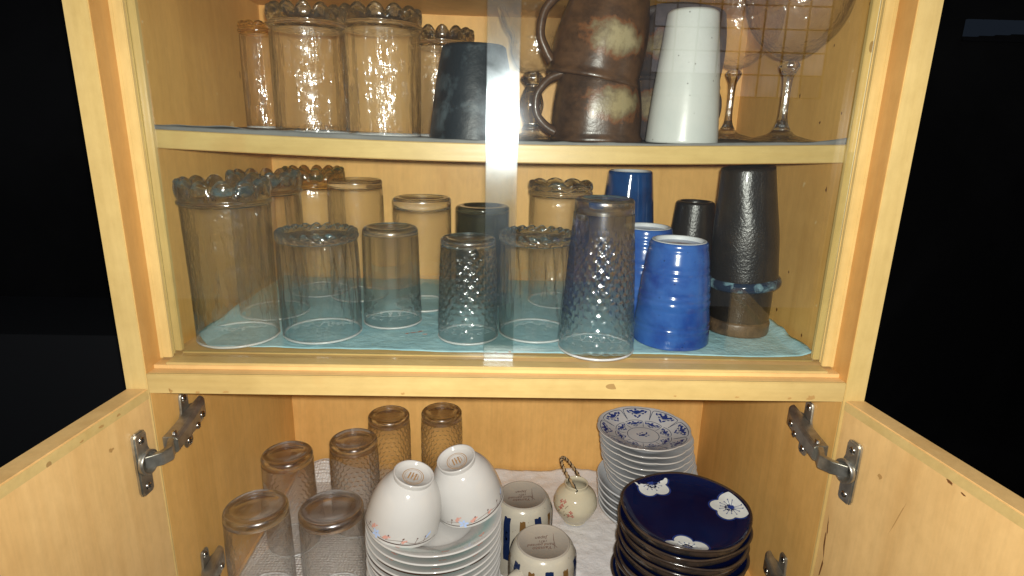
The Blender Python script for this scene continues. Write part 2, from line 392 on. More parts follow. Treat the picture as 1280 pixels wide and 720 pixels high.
class Ink:
    """flat print laid on a surface of revolution: strokes and blobs in (u, v), mapped by surf and lifted a hair"""
    def __init__(s, surf, lift=.00025): s.surf = surf; s.lift = lift; s.V = []; s.F = []
    def pt(s, u, v):
        p = s.surf(u, v); e = 2e-4
        n = (s.surf(u + e, v) - p).cross(s.surf(u, v + e) - p)
        n = n.normalized() if n.length > 1e-14 else Vector((0, 0, 1))
        s.V.append(p + n * s.lift); return len(s.V) - 1
    def stroke(s, pts, w, taper=False, closed=False, n=1):
        if closed: pts = list(pts) + [pts[0]]
        q = []
        for a, b in zip(pts, pts[1:]):
            for j in range(n): q.append((a[0] + (b[0] - a[0]) * j / n, a[1] + (b[1] - a[1]) * j / n))
        q.append(pts[-1]); prev = None
        for i, (u, v) in enumerate(q):
            a = q[max(0, i - 1)]; b = q[min(len(q) - 1, i + 1)]
            if closed and i in (0, len(q) - 1): a, b = q[-2], q[1]
            dx, dy = b[0] - a[0], b[1] - a[1]; L = math.hypot(dx, dy) or 1
            ww = w * .5 * (1 if not taper else (.35 + .65 * sin(pi * i / max(1, len(q) - 1))))
            i0 = s.pt(u - dy / L * ww, v + dx / L * ww); i1 = s.pt(u + dy / L * ww, v - dx / L * ww)
            if prev: s.F.append((prev[0], prev[1], i1, i0))
            prev = (i0, i1)
    def blob(s, u, v, a, b, rot=0, n=12, wob=.12):
        c = s.pt(u, v); ids = []
        for k in range(n):
            th = 2 * pi * k / n; r = 1 + wob * random.uniform(-1, 1)
            x, y = a * r * cos(th), b * r * sin(th)
            ids.append(s.pt(u + x * cos(rot) - y * sin(rot), v + x * sin(rot) + y * cos(rot)))
        for k in range(n): s.F.append((c, ids[k], ids[(k + 1) % n]))
    def poly(s, pts, rings=3):
        cu = sum(p[0] for p in pts) / len(pts); cv = sum(p[1] for p in pts) / len(pts)
        prev = None
        for j in range(1, rings + 1):
            f = j / rings; ids = [s.pt(cu + (u - cu) * f, cv + (v - cv) * f) for u, v in pts]
            if prev is None:
                c = s.pt(cu, cv)
                for k in range(len(ids)): s.F.append((c, ids[k], ids[(k + 1) % len(ids)]))
            else:
                for k in range(len(ids)):
                    k2 = (k + 1) % len(ids); s.F.append((prev[k], prev[k2], ids[k2], ids[k]))
            prev = ids
    def build(s, name, mat, parent):
        me = bpy.data.meshes.new(name); me.from_pydata([tuple(v) for v in s.V], [], s.F)
        for p in me.polygons: p.use_smooth = True
        me.materials.append(mat); return link(bpy.data.objects.new(name, me), parent)
def top_surf(prof_r2z):
    return lambda u, v: Vector((u, v, interp(prof_r2z, math.hypot(u, v), 0)))
def side_surf(prof, r0):
    """u is arc length at radius r0 (0 faces the viewer, -y), v is the height"""
    def f(u, v):
        th = -pi / 2 + u / r0; r = interp(prof, v, 1); return Vector((r * cos(th), r * sin(th), v))
    return f

# ================================================================== THE SETTING
def plane(name, x0, x1, y0, y1, z0, z1, mat):
    if z0 == z1: v = [(x0, y0, z0 + Z0), (x1, y0, z0 + Z0), (x1, y1, z0 + Z0), (x0, y1, z0 + Z0)]
    elif y0 == y1: v = [(x0, y0, z0 + Z0), (x1, y0, z0 + Z0), (x1, y0, z1 + Z0), (x0, y0, z1 + Z0)]
    else: v = [(x0, y0, z0 + Z0), (x0, y1, z0 + Z0), (x0, y1, z1 + Z0), (x0, y0, z1 + Z0)]
    return tag(mesh(name, v, [(0, 1, 2, 3)], mat, smooth=False), kind='structure')
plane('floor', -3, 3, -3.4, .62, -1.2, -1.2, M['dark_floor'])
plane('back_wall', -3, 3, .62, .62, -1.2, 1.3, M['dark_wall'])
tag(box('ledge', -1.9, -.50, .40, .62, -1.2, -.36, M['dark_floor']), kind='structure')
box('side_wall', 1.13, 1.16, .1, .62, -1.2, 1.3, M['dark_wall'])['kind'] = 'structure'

t = NT('dim blue window reflection'); e = t.n('Emission'); e.inputs[0].default_value = (.50, .68, 1, 1); e.inputs[1].default_value = .016; M['dim'] = t.done(e)
fw = thing('window_reflection', 'dim bluish window reflection, painted as glowing panes at the top right corner', 'window', (0, 0, 0)); fw.location = (0, 0, 0)  # glowing panes added to imitate a window mirrored in the dark surface
for i in range(5):
    a = .855 + i * .030; box('reflection_pane', a, a + .027, .612, .618, .1790 + .002 * i, .2080, M['dim'], fw, bevel=0)
box('reflection_bar', .850, 1.01, .6075, .6115, .170, .1755, M['wire_dark'], fw, bevel=0)

# ================================================================== THE CUPBOARD
WO, WI, DB = .38, .358, .3805            # outer and inner half width, depth to the back panel
cup = thing('cupboard', 'tall pale maple cupboard with glass sliding panes above and two hinged doors open below', 'cupboard', (0, 0, -1.2))
cup.location = (0, 0, 0)
for s in (-1, 1):
    xa, xb = sorted((s * WI, s * WO))
    box('side_panel', xa, xb, .0035, DB + .008, -.70, .42, M['wood_in'] if s < 0 else M['wood_in'], cup, bevel=0)
    box('edge_lipping', xa, xb, .0002, .0035, -.70, .42, M['lip_z'], cup, bevel=.0006)
    # orange band of veneer between the front edge and the track
    xa, xb = sorted((s * WI, s * (WI - .0006)))
    box('reveal_strip', xa, xb, .001, .0275, -.2497, .42, M['wood_orange'], cup, bevel=0)
    # upright track: two ribs with a groove each
    tr = box('upright_track', *sorted((s * WI, s * (WI - .0035))), .0275, .060, -.243, .42, M['lip_z'], cup, bevel=0)
    for (ya, yb, w) in ((.0280, .0325, .0125), (.0385, .0415, .0095), (.0475, .0535, .0125)):
        box('track_rib', *sorted((s * WI, s * (WI - w))), ya, yb, -.243, .42, M['lip_z'], tr, bevel=.0007)
M['wood_back'] = wood('back panel veneer', 2, (.86, .505, .165), (.78, .43, .125), .5)
box('back_panel', -WI, WI, DB, DB + .006, -.70, .42, M['wood_back'], cup, bevel=0)

def board(name, zt, th, y0, y1, sag, mat_edge, mat_top):
    """a shelf board that sags in the middle"""
    n = 24; V = []; F = []
    for i in range(n + 1):
        x = -WI + .0005 + (2 * WI - .001) * i / n; d = -sag * cos(pi / 2 * x / WI) ** 1.0
        for (y, z) in ((y0, zt - th), (y0, zt), (y1, zt), (y1, zt - th)): V.append((x, y, z + d + Z0))
    for i in range(n):
        for k in range(4): a = i * 4 + k; b = i * 4 + (k + 1) % 4; F.append((a, b, b + 4, a + 4))
    F += [(0, 1, 2, 3), (n * 4 + 3, n * 4 + 2, n * 4 + 1, n * 4)]
    return mesh(name, V, F, mat_top, cup, smooth=False)
def lipping(parent, zt, th, y0, sag):
    n = 24; V = []; F = []
    for i in range(n + 1):
        x = -WI + .001 + (2 * WI - .002) * i / n; d = -sag * cos(pi / 2 * x / WI)
        for (y, z) in ((y0 - .004, zt - th + .0006), (y0 - .0046, zt - th + .0012), (y0 - .0046, zt - .0008), (y0 - .004, zt - .0002), (y0 + .001, zt - .0002), (y0 + .001, zt - th + .0006)):
            V.append((x, y, z + d + Z0))
    for i in range(n):
        for k in range(6): a = i * 6 + k; b = i * 6 + (k + 1) % 6; F.append((a, b, b + 6, a + 6))
    F += [tuple(range(6)), tuple(n * 6 + 5 - k for k in range(6))]
    o = mesh('edge_lipping', V, F, M['lip_x'], parent, smooth=True)
    try: o.data.set_sharp_from_angle(angle=radians(40))
    except Exception: pass
SH1, SAG1 = -.0115, .0072
s1 = board('shelf', SH1, .0185, .064, DB, SAG1, None, M['wood_in']); lipping(s1, SH1, .0185, .064, SAG1)
s0 = board('shelf', .178, .0185, .064, DB, .0072, None, M['wood_in']); lipping(s0, .178, .0185, .064, .0072)
# the middle board closes the glazed half: a step in front, the groove strip behind
mid = box('middle_board', -WI, WI, .0045, DB, -.2705, -.2497, M['wood_x'], cup, bevel=0)
box('edge_lipping', -WI + .0005, WI - .0005, 0, .0045, -.2707, -.2495, M['lip_x'], mid, bevel=.0008)
st = box('lower_track', -WI, WI, .0145, DB, -.2497, -.2455, M['wood_x'], cup, bevel=.0004)
for (ya, yb, zt) in ((.0150, .0322, -.2430), (.0472, .0530, -.2440)):
    box('track_rib', -WI + .0127, WI - .0127, ya, yb, -.2456, zt, M['lip_x'], st, bevel=.0006)
box('lower_board', -WI, WI, .0035, DB, -.622, -.603, M['wood_in'], cup, bevel=.0006)

# sliding panes
def pane(x0, x1, y, tilt, label):
    th = .0042; z0, z1 = -.2435, .42
    o = box('glass_pane', x0, x1, y, y + th, z0, z1, [M['pane'], M['pane_edge']], cup, bevel=0)
    for p in o.data.polygons:
        if abs(p.normal.x) > .9: p.material_index = 1
        if p.normal.y > .9: p.material_index = 0
    for v in o.data.vertices: v.co.y += (v.co.z - Z0 - z0) * tilt
    o['label'] = label
    return o
pane(-.352, .0128, .0333, .004, 'left sliding pane, in front')
pane(-.0190, .352, .0424, .004, 'right sliding pane, behind')

# doors
def door(s, top):
    k = .078 if s < 0 else .148
    x_in = .3581 if s < 0 else .3598
    def xin(y): return s * (x_in + k * -y)
    th = .0205; L = .368; ys = 0.0 if s < 0 else .004
    A = [(xin(-.0003), -.0003), (xin(-L), -L), (xin(-L) + s * th, -L - .0016 * 0), (xin(-.0003) + s * th, -.0003)]
    zb = -.645
    V = [(x, y, z + Z0) for z in (zb, top) for x, y in A]
    F = [(0, 1, 2, 3), (4, 7, 6, 5), (0, 4, 5, 1), (1, 5, 6, 2), (2, 6, 7, 3), (3, 7, 4, 0)]
    d = mesh('door', V, F, M['wood_z'], cup, smooth=False, bevel=.0008)
    # the thin band along the top edge of the inner face
    B = [(xin(-.0008) - s * .0005, -.0008), (xin(-L) - s * .0005, -L + .001), (xin(-L), -L + .001), (xin(-.0008), -.0008)]
    V = [(x, y, z + Z0) for z in (top - .0105, top - .0012) for x, y in B]
    mesh('edge_band', V, F, M['lip_x'], d, smooth=False)
    return d, xin
dl, xin_l = door(-1, -.2655); dr, xin_r = door(1, -.2690)

# hinges
def slab(name, pts, n_dir, th, mat, parent, bevel=.0009):
    """flat plate: outline points in 3-D, extruded along n_dir"""
    n_dir = Vector(n_dir).normalized(); k = len(pts)
    V = [Vector(p) for p in pts] + [Vector(p) + n_dir * th for p in pts]
    F = [tuple(range(k)), tuple(range(2 * k - 1, k - 1, -1))] + [(i, (i + 1) % k, (i + 1) % k + k, i + k) for i in range(k)]
    o = mesh(name, V, F, mat, parent, smooth=True, bevel=bevel)
    try: o.data.set_sharp_from_angle(angle=radians(45))
    except Exception: pass
    return o
def round_rect(w, h, r, n=5, notch=None):
    P = []
    for (cx_, cy_, a0) in ((w / 2 - r, h / 2 - r, 0), (-w / 2 + r, h / 2 - r, pi / 2), (-w / 2 + r, -h / 2 + r, pi), (w / 2 - r, -h / 2 + r, 1.5 * pi)):
        for j in range(n + 1):
            a = a0 + pi / 2 * j / n; P.append((cx_ + r * cos(a), cy_ + r * sin(a)))
    return P
def screw(c, n_dir, r, parent):
    n_dir = Vector(n_dir).normalized(); q = n_dir.to_track_quat('Z', 'Y').to_matrix()
    V = []; F = []; seg = 14
    for (rr, zz) in ((r, 0), (r, .0005), (r * .75, .0012)):
        for k in range(seg): V.append(Vector(c) + q @ Vector((rr * cos(2 * pi * k / seg), rr * sin(2 * pi * k / seg), zz)))
    V.append(Vector(c) + q @ Vector((0, 0, .0013)))
    for i in range(2):
        for k in range(seg): F.append((i * seg + k, i * seg + (k + 1) % seg, (i + 1) * seg + (k + 1) % seg, (i + 1) * seg + k))
    for k in range(seg): F.append((2 * seg + k, 2 * seg + (k + 1) % seg, 3 * seg))
    base = len(V); mats = []
    for ang in (0, pi / 2):      # cross slot
        ca, sa = cos(ang + .4), sin(ang + .4); a = r * .6; b = r * .16
        for (x, y) in ((-a, -b), (a, -b), (a, b), (-a, b)): V.append(Vector(c) + q @ Vector((x * ca - y * sa, x * sa + y * ca, .00155 + ang * .0001)))
        F.append((base, base + 1, base + 2, base + 3)); base += 4
    me = bpy.data.meshes.new('screw'); me.from_pydata([tuple(v) for v in V], [], F)
    me.materials.append(M['screw']); me.materials.append(M['slot'])
    for p in me.polygons: p.use_smooth = True
    for p in me.polygons[-2:]: p.material_index = 1
    return link(bpy.data.objects.new('screw', me), parent)
def hinge(s, zc, xin):
    h = bpy.data.objects.new('hinge', None); link(h, cup)
    xw = s * WI
    W = lambda y, z, off=0.: Vector((xw - s * off, y, z + Z0))
    # plate on the side wall: a cross with a long upright
    up = [(.056 + u, zc - .003 + v * 1.22) for u, v in
          [(-.0075, .0245), (-.005, .0275), (.005, .0275), (.0085, .024), (.0085, .012), (.022, .009), (.0245, 0), (.022, -.009), (.0085, -.011), (.0085, -.024), (.005, -.0275), (-.005, -.0275), (-.0085, -.024), (-.0085, -.010), (-.011, -.006), (-.011, .006), (-.0085, .010)]]
    slab('wall_plate', [W(y, z) for y, z in up], (-s, 0, 0), .0028, M['steel'], h)
    for dz in (.0235, -.0295): screw(W(.056, zc + dz, .0028), (-s, 0, 0), .0042, h)
    # arm: a channel section rising from the plate, leaning out to the front
    body = [(.086, .0045, .009), (.076, .0100, .0145), (.052, .0115, .0170), (.030, .0120, .0180), (.006, .0120, .0190)]
    V = []; F = []; hw = .0108
    for (y, lo, hi) in body:
        for (dz, off) in ((-hw, .0028), (-hw, hi - .003), (-hw + .003, hi), (hw - .003, hi), (hw, hi - .003), (hw, .0028)): V.append(W(y, zc + .001 - (.078 - y) * .10 + dz * (1.0 if y > .03 else .85), off))
    for i in range(len(body) - 1):
        for k in range(6): F.append((i * 6 + k, i * 6 + (k + 1) % 6, (i + 1) * 6 + (k + 1) % 6, (i + 1) * 6 + k))
    F += [tuple(range(6)), tuple((len(body) - 1) * 6 + 5 - k for k in range(6))]
    o = mesh('arm', V, F, M['steel'], h, bevel=.0008)
    try: o.data.set_sharp_from_angle(angle=radians(35))
    except Exception: pass
    screw(W(.066, zc - .002, .0158), (-s, 0, 0), .0046, h); screw(W(.0520, zc - .008, .0171), (-s, 0, 0), .0040, h)
    tube('rivet', [W(.013, zc - .0165, .012), W(.013, zc + .0065, .012)], .0026, M['screw'], h, 10, 2)
    # door plate with its cup
    yd, zd = -.0265, zc - .0075
    e = .001; n_in = Vector((-s, -.15, 0)).normalized() if s > 0 else Vector((1, -.08, 0)).normalized()
    D = lambda dy, dz, off=0.: Vector((xin(yd + dy), yd + dy, zd + dz + Z0)) + n_in * off
    pl = [(-.0068 if False else u, v) for u, v in
          [(-.0090, .0315), (-.0060, .0350), (.0060, .0350), (.0090, .0315), (.0092, .016), (.0115, .009), (.0125, 0), (.0115, -.009), (.0092, -.016), (.0090, -.0315), (.0060, -.0350), (-.0060, -.0350), (-.0090, -.0315), (-.0094, 0)]]
    slab('door_plate', [D(u, v) for u, v in pl], n_in, .0052, M['steel'], h, .0016)
    for dz in (.0255, -.0255): screw(D(0, dz, .0052), n_in, .0038, h)
    # cup rim, a raised ring
    q = n_in.to_track_quat('Z', 'Y').to_matrix(); V = []; F = []; seg = 28; c0 = D(.003, 0, .0048)
    prof = [(.0130, 0), (.0130, .0040), (.0118, .0048), (.0102, .0040), (.0098, .0006), (0, .0006)]
    for (r, z) in prof:
        for k in range(seg): V.append(c0 + q @ Vector((r * cos(2 * pi * k / seg), r * sin(2 * pi * k / seg), z)))
    for i in range(len(prof) - 1):
        for k in range(seg): F.append((i * seg + k, i * seg + (k + 1) % seg, (i + 1) * seg + (k + 1) % seg, (i + 1) * seg + k))
    mesh('cup_ring', V, F, M['steel'], h)
    # link between arm and cup: flat bent bar
    a0 = W(.022, zc - .005, .0100); a1 = W(.004, zc - .006, .0130); a2 = W(-.008, zc - .007, .0175); a3 = D(.010, .001, .0160); a4 = D(.001, .001, .0050)
    V = []; F = []; hw = .0088; path = [a0, a1, a2, a3, a4]
    for i, p in enumerate(path):
        d = (path[min(i + 1, 4)] - path[max(0, i - 1)]).normalized(); nn = d.cross(Vector((0, 0, 1))).normalized(); w = hw - .0006 * i
        for (a, b) in ((-w, -.0034), (w, -.0034), (w, .0030), (-w, .0030)): V.append(p + Vector((0, 0, a)) + nn * b)
    for i in range(4):
        for k in range(4): F.append((i * 4 + k, i * 4 + (k + 1) % 4, (i + 1) * 4 + (k + 1) % 4, (i + 1) * 4 + k))
    F += [(0, 1, 2, 3), (19, 18, 17, 16)]
    o = mesh('link', V, F, M['steel'], h, bevel=.0007)
    try: o.data.set_sharp_from_angle(angle=radians(35))
    except Exception: pass
    h['label'] = 'steel hinge on the %s side, %s one' % ('left' if s < 0 else 'right', 'upper' if zc > -.4 else 'lower')
for zc in (-.327, -.535):
    hinge(-1, zc, xin_l); hinge(1, zc - .002, xin_r)

def stains(parent, surf, spots, mat, lift=.0003):
    k = Ink(surf, lift)
    for (u, v, a, b, r) in spots: k.blob(u, v, a, b, r, 10, .4)
    o = k.build('stain', mat, parent); o['kind'] = 'stuff'; return o
M['stain'] = flat('brown stain', (.16, .065, .02), .5, .2); M['faint_stain'] = flat('faint stain', (.44, .26, .09), .5, .2); M['dent'] = flat('pale dent', (.80, .60, .30), .5, .2)
panels = [o for o in cup.children if o.name.startswith('side_panel')]; pl_, pr_ = panels
stains(pr_, lambda u, v: Vector((WI - .0004, u, v + Z0)), [(.1698, -.2233, .0022, .0030, 0), (.1911, -.239, .0020, .0030, .3), (.0988, -.0611, .0016, .0030, 0), (.2095, -.1123, .0022, .0045, .1), (.101, -.2335, .0016, .0018, 0), (.1347, .0109, .0016, .0016, 0), (.1537, -.1689, .0012, .0016, 0),
    (.0934, .0198, .0012, .0014, 0), (.0744, .1239, .0018, .0022, 0), (.191, .042, .0014, .0020, 0), (.1296, .0916, .0012, .0016, 0)], M['stain'])
stains(pr_, lambda u, v: Vector((WI - .0004, u, v + Z0)), [(.1486, -.06, .0016, .0030, .6), (.1068, .1122, .0012, .0016, .6), (.0850, .062, .0012, .0020, .4), (.110, -.10, .0014, .0022, .5), (.08, -.19, .0012, .0016, .2)], M['dent'])
stains(pl_, lambda u, v: Vector((-WI + .0004, u, v + Z0)), [(.0772, .0899, .0014, .0016, 0), (.0774, .0524, .0012, .0018, 0), (.2546, -.0064, .006, .0040, .6), (.22, .03, .0012, .0016, 0)], M['dent'])
stains(dr, lambda u, v: Vector((xin_r(-u) - .0004, -u, v + Z0)), [(.127, -.2810, .0034, .0012, -.2), (.140, -.2835, .0022, .0008, 0), (.0092, -.440, .0012, .0130, .1), (.0105, -.470, .0010, .012, -.1), (.009, -.415, .0008, .010, .1)], M['stain'])
stains(dr, lambda u, v: Vector((xin_r(-u) - .0003, -u, v + Z0)), [(.088, -.345, .0006, .022, -.25), (.060, -.320, .0025, .0030, .2)], M['faint_stain'])
stains(dl, lambda u, v: Vector((xin_l(-u) + .0008, -u, v + Z0)), [(.066, -.2722, .0030, .0012, .2), (.044, -.2722, .0022, .0012, .1), (.089, -.2735, .0024, .0010, 0), (.06, -.30, .003, .002, .2)], M['faint_stain'])
stains(mid, lambda u, v: Vector((u, -.0004, v + Z0)), [(-.335, -.268, .0016, .0024, 0), (-.336, -.2655, .0009, .0012, 0), (-.308, -.2685, .0030, .0012, .2), (-.280, -.2680, .0035, .0012, 0), (.322, -.2660, .0040, .0026, .3), (.300, -.2670, .0030, .0012, .3), (.180, -.266, .0018, .0010, 0), (-.10, -.2672, .0022, .0012, 0), (.245, -.2665, .0020, .0009, 0)], M['faint_stain'])

# ================================================================== CLOTHS
def sheet(name, x0, x1, y0, y1, z, nx, ny, hf, mat, label, cat, th=.0006, edge=None):
    V = []; F = []
    for j in range(ny + 1):
        for i in range(nx + 1):
            u, v = i / nx, j / ny; x = x0 + (x1 - x0) * u; y = y0 + (y1 - y0) * v
            if edge: x, y = edge(u, v, x, y)
            V.append((x, y, z + hf(x, y, u, v) + Z0))
    for j in range(ny):
        for i in range(nx): a = j * (nx + 1) + i; F.append((a, a + 1, a + nx + 2, a + nx + 1))
    o = mesh(name, V, F, mat)
    m_ = o.modifiers.new('thickness', 'SOLIDIFY'); m_.thickness = th; m_.offset = 1
    return tag(o, label, cat)
nz = lambda x, y, s, o=0.: noise.noise(Vector((x * s + o, y * s, o * 1.7)))
Z2 = -.2420
def h2(x, y, u, v):
    h = .0004 + .0006 * (nz(x, y, 20) + 1) + .0009 * abs(nz(x, y + x * .4, 26, 4)) + .0006 * abs(nz(x, y, 55, 9))
    e = max(0, (x - .336) / .013); h += .0085 * min(1, e) * (.7 + .5 * nz(x, y, 40, 9))        # bunched up along the right wall
    e = max(0, (-.326 - x) / .02); h += .0055 * min(1, e) * (.7 + .5 * nz(x, y, 30, 2))
    return h
def e2(u, v, x, y):
    if v < .12: y += .004 * nz(x, 0, 9, 3) * (1 - v / .12) + .006 * max(0, -x / .36) * (1 - v / .12)
    if u > .9: x += .003 * nz(0, y, 30, 1) * (u - .9) * 10
    if u < .1: x += .022 * (1 - u * 10) * max(0, 1 - v * 9) + .012 * nz(0, y, 12, 7) * (1 - u * 10)
    return x, y
bc = sheet('tissue_liner', -.348, .3515, .0575, .372, Z2 - .0030, 150, 70, h2, M['blue_cloth'], 'pale blue tissue sheet lining the lower glazed shelf under the glasses and blue cups', 'shelf liner', .0005, e2)
ink = Ink(lambda u, v: Vector((u, v, Z2 - .0012 + Z0)), .0008)
for (u, v) in ((-.105, .115), (-.098, .119), (-.112, .111), (-.091, .110), (-.005, .052), (.004, .050), (.010, .055), (.23, .09)):
    ink.blob(u, v, .0035, .0018, random.uniform(0, 3), 9, .4)
ink.build('print_fleck', M['ink_pink'], bc)['kind'] = 'stuff'
def h1(x, y, u, v):
    sag = -SAG1 * cos(pi / 2 * min(1, abs(x) / WI))
    curl = .0050 * exp(-((x + .30) / .10) ** 2) + .0020 * exp(-((x + .14) / .05) ** 2) + .004 * exp(-((x - .345) / .02) ** 2)
    f = max(0, 1 - v * 9)
    return sag + .0008 + curl * f * (.8 + .5 * nz(x, 0, 30)) + .0005 * (nz(x, y, 35) + 1) + .0006 * f * (nz(x, 0, 60, 5) + 1)
g1l = sheet('tissue_liner', -.350, .352, .0605, .374, SH1 - .0002, 150, 40, h1, M['grey_cloth'], 'thin grey tissue edge showing along the top of the upper shelf', 'shelf liner', .0005)
def folded(parent_z, y, hf, x0, x1, parent, mat):
    V = []; F = []; n = 160
    for i in range(n + 1):
        x = x0 + (x1 - x0) * i / n; b = parent_z(x); h = hf(x)
        V += [(x, y, b + Z0), (x, y - .0010, b + h * .5 + Z0), (x, y + .0004, b + h + Z0), (x, y + .0040, b + h * .75 + Z0)]
    for i in range(n):
        for k in range(3): a = i * 4 + k; F.append((a, a + 1, a + 5, a + 4))
    o = mesh('folded_edge', V, F, mat, parent); return o
folded(lambda x: SH1 - SAG1 * cos(pi / 2 * abs(x) / WI) + .0002, .0600, lambda x: .0022 + .0030 * exp(-((x + .20) / .13) ** 2) + .0022 * abs(nz(x, 0, 11, 2)) + .0006 * nz(x, 0, 70, 5) + .004 * max(0, (x - .31) / .04), -.350, .351, g1l, M['grey_cloth'])
Z3 = -.600
def h3(x, y, u, v):
    r = .004 * (nz(x, y, 14, 3) + 1) * .5 + .0022 * abs(nz(x, y, 34, 8)) + .0012 * nz(x, y, 90, 2)
    r += .012 * max(0, (v - .93) / .07) * (1 + nz(x, 0, 20, 1)) * .5
    return r - .001
sheet('white_towel', -.045, .345, .02, .374, Z3 - .0015, 120, 90, h3, M['towel'], 'white wrinkled towel under the mugs, small pot and plate stacks', 'towel', .0008)
def h3b(x, y, u, v):
    r = .0015 * (nz(x, y, 12, 6) + 1) + .0012 * nz(x, y, 50, 2)
    r += .020 * max(0, (v - .90) / .10) * exp(-((x + .305) / .035) ** 2) + .005 * max(0, (v - .9) / .1)
    return r
sheet('bubbled_liner', -.352, -.047, .015, .374, Z3 - .0022, 100, 100, h3b, M['quilt'], 'white bubbled plastic liner under the upturned glasses, creased up at the back', 'shelf liner', .0006)

# ================================================================== GLASSWARE
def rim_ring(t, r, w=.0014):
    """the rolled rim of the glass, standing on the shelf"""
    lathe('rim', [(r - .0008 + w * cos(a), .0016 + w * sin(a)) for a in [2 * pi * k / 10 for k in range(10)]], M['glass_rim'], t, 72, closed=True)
def tumbler(name, label, x, y, z, H, r_rim, r_foot, base=.012, wall=.0022, mat='glass', base_mat='glass_base', dimples=None, tilt=(0, 0), group=None, bulge=0., round_top=.004, flutes=None, ring=True):
    """an upturned glass: rim on the shelf, thick foot at the top"""
    if dimples and mat == 'glass': mat = 'glass_dimple'
    t = thing(name, label, 'glass', (x, y, z), (tilt[0], tilt[1], random.uniform(0, 6.28)), group)
    hb = H - base
    prof_o = lambda zz: r_rim + (r_foot - r_rim) * (zz / H) + bulge * sin(pi * zz / H)
    n = 64 if dimples else 26
    outer = [(prof_o(hb * i / n), hb * i / n) for i in range(n + 1)]
    prof = outer
    no = len(outer); fn = None
    if dimples:
        nt, nr, amp, z_lo, z_hi = dimples
        def fn(i, th, r, zz):
            if i >= no: return r, zz, th
            row = zz / H * nr; ro = int(row); ph = (ro % 2) * .5
            a = sin(pi * (row - ro)); b = sin(pi * ((th / (2 * pi) * nt + ph) % 1.0))
            k = min(1, max(0, (zz / H - z_lo) / .06)) * min(1, max(0, (z_hi - zz / H) / .10))
            return r - amp * k * (a * b) ** .8 * 1.0 + amp * .3 * k, zz, th
    elif flutes:
        nf, amp = flutes
        def fn(i, th, r, zz): return r - amp * abs(sin(nf * th / 2)) * (1 if i < no else .3), zz, th
    lathe('body', prof, M[mat], t, seg=(dimples[0] * 6 if dimples else 72), fn=fn)
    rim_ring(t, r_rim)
    ro = prof_o(hb); rf = prof_o(H); g = .0003
    bp = [(0, hb + g), (ro - wall * 2.0, hb + g + .0002), (ro - .0004, hb + g)]
    for j in range(7):
        a = pi / 2 * j / 6; bp.append((rf - round_top + round_top * cos(a), H - round_top + round_top * sin(a)))
    bp += [(rf - round_top - .0035, H + .0001), (rf - round_top - .0065, H - .0022), ((rf - .012) * .55, H - .0045), (0, H - .0050)]
    lathe('base', bp, M[base_mat], t, seg=64)
    return t
def scallop(name, label, x, y, z, H, r_rim, r_foot, foot=.028, lobes=12, twist=0., amp=.0030, lobe_h=.010, waist=.0, mat='glass_wavy', tilt=(0, 0), band=True, group=None, flute=.0016, foot_mat='glass_thick'):
    t = thing(name, label, 'glass', (x, y, z), (tilt[0], tilt[1], random.uniform(0, 6.28)), group)
    hb = H - foot; wall = .0022
    po = lambda s: r_rim + (r_foot * .94 - r_rim) * s - waist * sin(pi * s)
    n = 40
    outer = [(po(i / n), hb * i / n) for i in range(n + 1)]
    nf = lobes * 2
    def fb(i, th, r, zz):
        s = zz / hb; return r + flute * sin(nf * th / 2 + 3 * s * (1 if twist else .3)) * s * (1.2 - s) * 1.6 * (1 if i <= n else .3), zz, th + (twist * s * .25)
    lathe('body', outer, M[mat], t, seg=112, fn=fb)
    rw0 = r_foot * .94
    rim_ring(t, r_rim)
    # the moulded foot: thick glass rising out of the wall into scallops round a hollow
    g = .0003; P = [(0, hb + g), (rw0 * .85, hb + g), (rw0 - .0006, hb + g)]
    if band:
        for j in range(6): a = -pi / 2 + pi * j / 5; P.append((r_foot - .0020 + .0020 * cos(a), hb + .0042 + .0028 * sin(a)))
        z_l = hb + .0082
    else: z_l = hb + .0015
    k0 = len(P); hl = H - z_l; tw = .0062
    for j in range(9): P.append((r_foot - .0012 + .0012 * sin(pi * j / 8), z_l + (hl - .004) * j / 8))
    for j in range(7): a = pi * j / 6; P.append((r_foot - tw + (tw - .0008) * cos(a), H - .004 + .004 * sin(a)))
    k1 = len(P)
    P += [(r_foot - 2 * tw, H - .006), (r_foot - 2.5 * tw, z_l + hl * .28), (r_foot * .3, z_l + hl * .16), (0, z_l + hl * .15)]
    def ff(i, th, r, zz):
        if i < k0 or i >= k1: return r, zz, th
        s = max(0, (zz - z_l) / hl); tt = th + twist * s * .22
        c = abs(cos(lobes * tt / 2)) ** .62
        return r + amp * (c - .75) * min(1, s * 1.6), zz + lobe_h * (c - .85) * s ** 1.1, th
    lathe('scalloped_foot', P, M[foot_mat], t, seg=lobes * 12, fn=ff)
    return t

